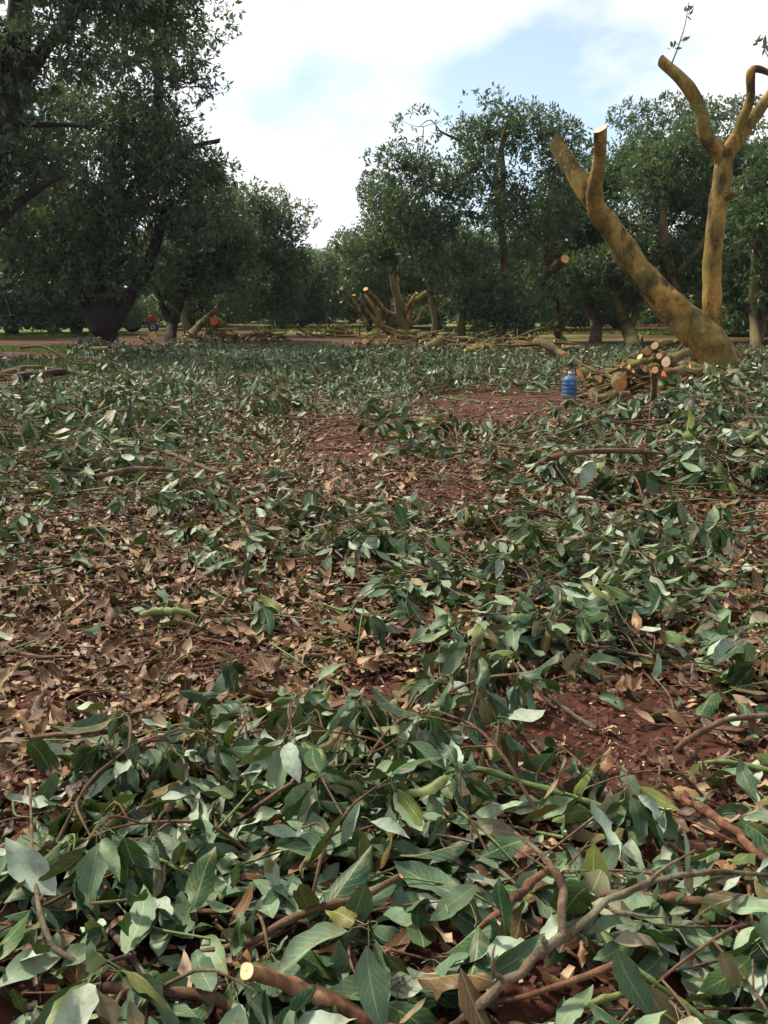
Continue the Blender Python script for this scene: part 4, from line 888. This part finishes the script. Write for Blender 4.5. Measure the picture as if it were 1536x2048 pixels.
# ---- log heaps
def log_proto(seed, bend):
    r = np.random.RandomState(seed)
    P = np.array([(-.5, 0, 0), (-.2, r.normal() * bend, r.normal() * bend), (.15, r.normal() * bend, r.normal() * bend), (.5, 0, 0)])
    V, F, caps = tube(P, [.5 * .001, .5 * .001, .5 * .001], 9, 10, 0, r)   # only the centre line is used
    return P
def log(p, d, length, rad, bend, m, cap, label, group, seed, name='cut_log', cat='log'):
    r = np.random.RandomState(seed); d = np.asarray(d, float); d /= np.linalg.norm(d); L2 = length / 2
    side = np.cross(d, (0, 0, 1)); side /= np.linalg.norm(side) + 1e-6
    P = np.array([-d * L2, -d * L2 * .35 + (side * r.normal() + np.array((0, 0, 1)) * r.normal()) * bend * length, d * L2 * .35 + (side * r.normal() + np.array((0, 0, 1)) * r.normal()) * bend * length, d * L2])
    k = 12 if rad > .08 else 7
    V, F, caps = tube(P, [rad, rad * .97, rad * .93, rad * .85], 12, k, .13, r, cap0=True, cap1=True, kink=.3 if rad < .06 else .12)
    b = MB(); b.add(V, F); o = link(name, b.mesh(name, M[m]), loc=p); tag(o, label, cat, group)
    for cv, cf, uv in caps:
        c = MB(); c.add(cv, cf, 0, uv); link('cut_face', c.mesh('cut_face', M[cap], smooth=False), o)
    return o
def place(lab, u, v, z):
    a = 'left end' if u < -.45 else 'right end' if u > .45 else 'middle'
    b = 'on top' if z > .4 else 'low'
    c = 'front' if v < -.3 else 'back' if v > .3 else 'centre'
    return lab + ', %s at %s %s' % (b, a, c)
def heap(cx, cy, rx, ry, h, n, rmin, rmax, lmin, lmax, label_log, label_stick, group, seed, m='log', caps=('cut', 'cut', 'cut', 'cut_pale', 'cut_dull', 'cut_orange')):
    """cx,cy centre on the ground, rx, ry half sizes in metres"""
    r = np.random.RandomState(seed)
    for i in range(n):
        u, v = r.uniform(-1, 1, 2); q = max(0, 1 - (u * u * .8 + v * v * .8)); z = h * q * r.rand()
        rad = rmin * (rmax / rmin) ** (r.rand() ** 1.6); le = r.uniform(lmin, lmax) * (1.25 if rad < rmin * 2 else .75)
        a = r.uniform(0, 6.28) if r.rand() < .4 else (r.normal() * .5 if r.rand() < .4 else PI / 2 + r.normal() * .55)
        x, y = cx + u * rx, cy + v * ry
        big = rad > (rmin * rmax) ** .5
        log((x, y, float(gh(x, y)) + rad + z), (math.cos(a), math.sin(a), r.normal() * (.12 if big else .28)), le * (.7 if big else 1), rad, .01 if big else .05,
            m if r.rand() < .75 else 'bark', caps[r.randint(len(caps))], place(label_log if big else label_stick, u, v, z / h), group, seed * 100 + i, 'cut_log' if big else 'cut_stick', 'log' if big else 'stick')
def glog(px, py, z, yaw, pitch, length, rad, cap, label, seed, m='log', bend=.01, face=True):
    """log whose near sawn face is centred at that pixel, at height z above the ground"""
    g = gnd(px, py, z); d = np.array((math.sin(yaw) * math.cos(pitch), math.cos(yaw) * math.cos(pitch), math.sin(pitch)))
    return log(g + d * length / 2, d, length, rad, bend, m, cap, label, 'logs in the heap by the blue jug', seed)
G1 = 'logs in the heap by the blue jug'
c1 = gnd(1312, 800)
heap(c1[0] + .2, c1[1] + .7, 1.4, .8, 1.05, 125, .016, .11, .45, 1.3, 'cut log in the heap by the jug', 'thin cut stick in the heap by the jug', G1, 41)
glog(1240, 771, .28, .2, .05, 1.1, .15, 'cut', 'thickest log showing a round orange face beside the jug', 501)
glog(1266, 809, .12, .45, .02, .8, .10, 'cut', 'yellow log with round sawn face lowest in front of the heap', 502)
glog(1332, 724, .72, .9, .25, .6, .085, 'cut_pale', 'log with a pale ringed face highest on the heap', 503)
glog(1258, 733, .62, 1.0, .2, .6, .05, 'cut', 'small log with pale ring face on top of the heap', 504)
glog(1322, 770, .3, .8, .05, 1.2, .13, 'cut_orange', 'log with shaded orange face in the middle of the heap', 505)
glog(1328, 751, .48, 1.2, .08, 1.0, .09, 'cut_orange', 'red faced log on the right side of the heap', 506)
glog(1365, 748, .5, .4, .1, .5, .10, 'cut', 'log end showing at the foot of the sawn trunk', 507)
glog(1364, 810, .1, .3, .05, .5, .075, 'cut', 'small yellow log end under the leaves right of the heap', 508)
glog(1194, 800, .1, 1.1, .05, .7, .10, 'cut', 'mossy yellow log lying at the left front of the heap', 509)
log(gnd(1195, 772) + np.array((.15, .5, .2)), (1, .25, .05), .9, .17, .02, 'log', 'cut', 'thick mossy log right behind the blue jug', G1, 510)
log(gnd(1260, 770) + np.array((0, .1, .5)), (1, .1, .42), 2.3, .04, .03, 'log', 'cut', 'long mossy pole slanting up across the heap', G1, 511)
log(gnd(1165, 765) + np.array((0, .2, .3)), (.3, .1, 1), .8, .035, .05, 'twig', 'cut', 'short upright stick right beside the blue jug', G1, 512)
log(gnd(1360, 760) + np.array((0, .3, .6)), (.6, .2, .7), 1.3, .035, .04, 'log', 'cut_pale', 'bare stick rising steeply from the right of the heap', G1, 513)
c2 = gnd(850, 703); heap(c2[0], c2[1] + 1.5, 2.6, 2.0, .8, 75, .025, .14, 1., 2.6, 'cut log in the heap under the airy tree', 'cut stick in the heap under the airy tree', 'wood under the airy tree', 42)
c3 = gnd(1050, 714); heap(c3[0], c3[1] + 1, 2.0, 1.4, .8, 52, .02, .11, .9, 2.6, 'cut log in the brush heap left of the jug', 'cut stick in the brush heap left of the jug', 'wood in the brush heap left of the jug', 43)
c4 = gnd(480, 684); heap(c4[0], c4[1] + 1, 2.2, 1.8, .6, 46, .03, .13, .8, 2.0, 'cut log in the heap by the left row', 'cut stick in the heap by the left row', 'wood heap by the left row', 44)
c5 = gnd(310, 706); heap(c5[0], c5[1], 2.4, 1.4, .4, 22, .025, .12, .7, 1.7, 'cut log in the shaded heap below the red tractor', 'cut stick in the shaded heap below the red tractor', 'wood below the red tractor', 45)
c6 = gnd(50, 782); heap(c6[0], c6[1] + .6, 1.3, .9, .4, 14, .025, .10, .7, 1.5, 'cut log in the dark heap at the left edge', 'cut stick in the dark heap at the left edge', 'dark wood heap at the left edge', 46, m='bark', caps=('cut_dull', 'cut'))
c7 = gnd(690, 672); heap(c7[0], c7[1], 2.6, 1.8, .5, 30, .03, .13, 1., 2.4, 'cut log in the small heap beside the aisle', 'cut stick in the small heap beside the aisle', 'wood at the aisle end', 47)
log(gnd(705, 0 + 712) * np.array((0, 1, 1)) + np.array((gnd(850, 706)[0], 0, .3)), (.5, .6, .25), 1.6, .17, .02, 'log', 'cut', 'thick mossy log in front of the bare sawn limbs', 'wood under the airy tree', 520)
log(gnd(1120, 722) + np.array((-.2, .6, .35)), (.5, -.7, -.25), 1.5, .15, .03, 'bark', 'cut_orange', 'dark log with orange face left above the jug', 'wood in the brush heap left of the jug', 521)
log(gnd(1108, 718) + np.array((0, 0, .3)), (.2, 1, .1), .9, .12, .02, 'bark', 'cut_orange', 'log with a bright orange face pointing to the camera', 'wood in the brush heap left of the jug', 522)
log(gnd(436, 676) + np.array((0, 0, .9)), (.15, 1, -.15), 1.2, .24, .02, 'log', 'cut_orange', 'thick upright leaning log with red orange face by the left row', 'wood heap by the left row', 523)
log(gnd(535, 682) + np.array((0, 0, .2)), (.15, 1, 0), 1.0, .2, .02, 'log', 'cut', 'round log with a yellow face at the right end of the left heap', 'wood heap by the left row', 524)
log(gnd(350, 702) + np.array((0, 0, .3)), (.15, 1, .05), 1.0, .17, .02, 'bark', 'cut', 'log with a pale orange face in the shade under the left trees', 'wood below the red tractor', 525)
log(gnd(308, 690) + np.array((0, 0, .45)), (-.15, 1, .05), 1.0, .17, .02, 'bark', 'cut', 'log with a yellow face highest in the shaded heap', 'wood below the red tractor', 526)
log(gnd(212, 712) + np.array((0, 0, .2)), (.9, .4, .05), 1.2, .14, .02, 'bark', 'cut_orange', 'reddish log lying at the foot of the big V trunk', 'wood below the red tractor', 527)
log(gnd(60, 782) + np.array((0, 0, .3)), (-.3, 1, .05), 1.0, .06, .02, 'bark', 'cut_pale', 'log with a small pale ring face in the left edge heap', 'dark wood heap at the left edge', 528)
log(gnd(84, 785) + np.array((0, 0, .35)), (.8, .8, .05), 1.0, .08, .02, 'bark_dark', 'cut_pale', 'log with a pale torn end in the left edge heap', 'dark wood heap at the left edge', 529)
log(gnd(100, 770) + np.array((0, .6, .6)), (1, .2, -.25), 1.6, .028, .06, 'bark', 'cut_pale', 'curved branch arching over the left edge heap', 'dark wood heap at the left edge', 530)

# ------------------------------------------------------------------ blue water jug
def lathe(prof, k=28):
    V = []; F = []
    for (r_, z) in prof:
        th = np.arange(k) * 2 * PI / k; V.append(np.stack([r_ * np.cos(th), r_ * np.sin(th), np.full(k, z)], 1))
    a = np.arange(k); b = (a + 1) % k
    for i in range(len(prof) - 1): F.append(np.stack([i * k + a, i * k + b, (i + 1) * k + b, (i + 1) * k + a], 1))
    return np.concatenate(V), np.concatenate(F)
def jug():
    m, t, b = mat('blue_bottle_plastic')
    b.inputs['Base Color'].default_value = (0.09, 0.19, 0.34, 1); b.inputs['Roughness'].default_value = .33; b.inputs['Transmission Weight'].default_value = .35; b.inputs['IOR'].default_value = 1.2
    mw, t2, b2 = mat('water_in_jug'); b2.inputs['Base Color'].default_value = (0.03, 0.12, 0.36, 1); b2.inputs['Roughness'].default_value = .1; b2.inputs['Transmission Weight'].default_value = .3
    cap = plain('white_cap', (.6, .65, .7), .5)
    g = gnd(1138, 796); g[2] = float(gh(g[0], g[1])) + .005
    root = link('water_jug', None, loc=g); tag(root, 'blue plastic water jug standing on the soil left of the logs', 'water jug')
    prof = [(.02, .0), (.12, .0), (.133, .015)]
    for i in range(4): z0 = .03 + i * .072; prof += [(.135, z0), (.135, z0 + .048), (.127, z0 + .056), (.127, z0 + .064)]
    prof += [(.135, .325), (.132, .345), (.11, .385), (.07, .41), (.036, .425), (.03, .44), (.03, .475)]
    V, F = lathe(prof); mb = MB(); mb.add(V, F); link('body', mb.mesh('body', m), root)
    V, F = lathe([(.0, .008), (.118, .01), (.122, .03), (.122, .235), (.0, .236)]); mb = MB(); mb.add(V, F); link('water', mb.mesh('water', mw), root)
    V, F = lathe([(.0, .492), (.03, .492), (.034, .487), (.034, .455), (.031, .452)]); mb = MB(); mb.add(V, F); link('cap', mb.mesh('cap', cap), root)
    V, F, _ = tube([(.02, -.128, .30), (.02, -.16, .285), (.02, -.16, .2), (.02, -.128, .18)], [.012, .013, .013, .012], 10, 8); mb = MB(); mb.add(V, F); link('handle', mb.mesh('handle', m), root)
jug()

# ------------------------------------------------------------------ red tractor behind the left trees
def box(mb, c, s, m=0, taper=1.0):
    x, y, z = s[0] / 2, s[1] / 2, s[2] / 2
    V = [(-x, -y, -z), (x, -y, -z), (x, y, -z), (-x, y, -z), (-x * taper, -y * taper, z), (x * taper, -y * taper, z), (x * taper, y * taper, z), (-x * taper, y * taper, z)]
    mb.add(np.array(V) + np.array(c), np.array([(0, 3, 2, 1), (4, 5, 6, 7), (0, 1, 5, 4), (1, 2, 6, 5), (2, 3, 7, 6), (3, 0, 4, 7)]), m)
def tractor():
    red = plain('red_tractor_paint', (.50, .02, .02), .35); blk = plain('black_rubber', (.02, .02, .02), .8); gry = plain('grey_rim', (.35, .35, .36), .5, .3); drk = plain('engine_metal', (.05, .05, .05), .6)
    g = gnd(276, 664); g[2] = float(gh(g[0], g[1]))
    root = link('tractor', None, loc=g); root.rotation_euler = (0, 0, R(8)); tag(root, 'small red tractor parked in the shade behind the left trees', 'tractor')
    def part(name, f, m, smooth=False, parent=root):
        mb = MB(); f(mb); return link(name, mb.mesh(name, m, smooth), parent)
    part('hood', lambda b: (box(b, (.75, 0, 1.0), (1.25, .5, .36), 0, .93), box(b, (1.39, 0, .93), (.06, .46, .42))), red)
    part('grille', lambda b: box(b, (1.43, 0, .93), (.03, .34, .3)), drk)
    part('chassis', lambda b: (box(b, (.45, 0, .62), (1.9, .3, .3)), box(b, (-.3, 0, .6), (.5, 1.0, .22))), drk)
    for s in (-1, 1):
        part('fender', lambda b: (box(b, (-.35, s * .58, 1.17), (.85, .3, .05)), box(b, (-.80, s * .58, .98), (.05, .3, .4)), box(b, (.08, s * .58, 1.05), (.05, .3, .26))), red)
        for (x, r_, w) in ((-.35, .58, .28), (1.15, .34, .18)):
            def wheel(b, r_=r_, w=w, x=x, s=s):
                V, F = lathe([(r_ * .62, -w / 2), (r_ * .93, -w / 2), (r_, -w / 3), (r_, w / 3), (r_ * .93, w / 2), (r_ * .62, w / 2)], 24)
                V = np.stack([V[:, 0] + x, V[:, 2] + s * .58, V[:, 1] + r_], 1); b.add(V, F)
            wo = part('wheel', wheel, blk, True)
            def rim(b, r_=r_, w=w, x=x, s=s):
                V, F = lathe([(0, -.06), (r_ * .3, -.06), (r_ * .6, -.1), (r_ * .63, 0), (r_ * .6, .1), (r_ * .3, .06), (0, .06)], 20)
                V = np.stack([V[:, 0] + x, V[:, 2] + s * .58, V[:, 1] + r_], 1); b.add(V, F)
            part('rim', rim, gry, True, wo)
    part('seat', lambda b: (box(b, (-.45, 0, 1.12), (.42, .44, .1)), box(b, (-.66, 0, 1.32), (.08, .44, .36))), blk)
    def sw(b):
        th = np.linspace(0, 2 * PI, 13); V, F, _ = tube(np.stack([.15 + .06 * np.cos(th), .19 * np.sin(th), 1.40 + .17 * np.cos(th)], 1), [.014, .014], 25, 6); b.add(V, F)
        V, F, _ = tube([(.3, 0, 1.1), (.15, 0, 1.4)], [.02, .02], 4, 6); b.add(V, F)
    part('steering_wheel', sw, blk, True)
    part('exhaust', lambda b: b.add(*tube([(.9, .18, 1.1), (.9, .18, 1.55)], [.03, .03], 4, 8)[:2]), drk, True)
tractor()

# ------------------------------------------------------------------ grass between the rows
def grass():
    m, t, b = mat('grass_blades'); at_ = node(t, 'ShaderNodeAttribute', attribute_name='tint')
    r_ = ramp(t, [(0, (.08, .14, .018)), (.6, (.17, .27, .035)), (1, (.30, .34, .07))]); t.links.new(at_.outputs['Fac'], r_.inputs['Fac']); t.links.new(r_.outputs['Color'], b.inputs['Base Color']); b.inputs['Roughness'].default_value = .6
    r = np.random.RandomState(90); lv = Leaves()
    for (px, py, rx, ry, n, h) in [(70, 700, 3.4, 4.2, 5200, .12), (190, 736, 2.2, 1.2, 2600, .16), (300, 738, 1.6, .8, 1200, .2), (30, 672, 4, 4, 2600, .12), (1300, 664, 5.5, 9, 9000, .12), (1160, 664, 4, 8, 3500, .12), (640, 657, 7, 14, 9000, .12), (700, 750, .8, .6, 300, .2), (690, 742, .5, .3, 200, .2), (930, 672, 2, 2, 700, .12)]:
        c = gnd(px, py); a = r.rand(n) * 6.28; q = np.sqrt(r.rand(n)); x = c[0] + rx * q * np.cos(a); y = c[1] + ry * q * np.sin(a)
        k = fbm(x * .8 + 3, y * .8, 3) > -.12; x, y = x[k], y[k]; n = len(x); s_ = c[1] / 30
        d = np.stack([r.normal(size=n) * .5, r.normal(size=n) * .5, np.ones(n)], 1); Ls = h * r.uniform(.6, 1.6, n)
        lv.add(T_MIN, np.stack([x, y, gh(x, y)], 1), d, sph(r, n) + np.array((0, -.6, 0)), Ls, np.full(n, .03 * max(s_, .8)), r, curl=(.2, 1.2))
    tag(link('grass', lv.mesh('grass', m)), 'short bright green grass between the tree rows', None, None, 'stuff')
grass()

# ------------------------------------------------------------------ thin backlit haze between the rows
def haze():
    m = bpy.data.materials.new('haze'); m.use_nodes = True; t = m.node_tree; t.nodes.clear()
    o = t.nodes.new('ShaderNodeOutputMaterial'); v = t.nodes.new('ShaderNodeVolumePrincipled')
    v.inputs['Color'].default_value = (.86, .92, 1.0, 1); v.inputs['Density'].default_value = 0.00016; v.inputs['Anisotropy'].default_value = .35
    t.links.new(v.outputs[0], o.inputs['Volume'])
    mb = MB(); box(mb, (0, 210, 9), (420, 480, 20)); ob = link('haze', mb.mesh('haze', m, False)); tag(ob, 'faint bluish haze between the tree rows', None, None, 'stuff')
haze()
scene.cycles.volume_bounces = 0
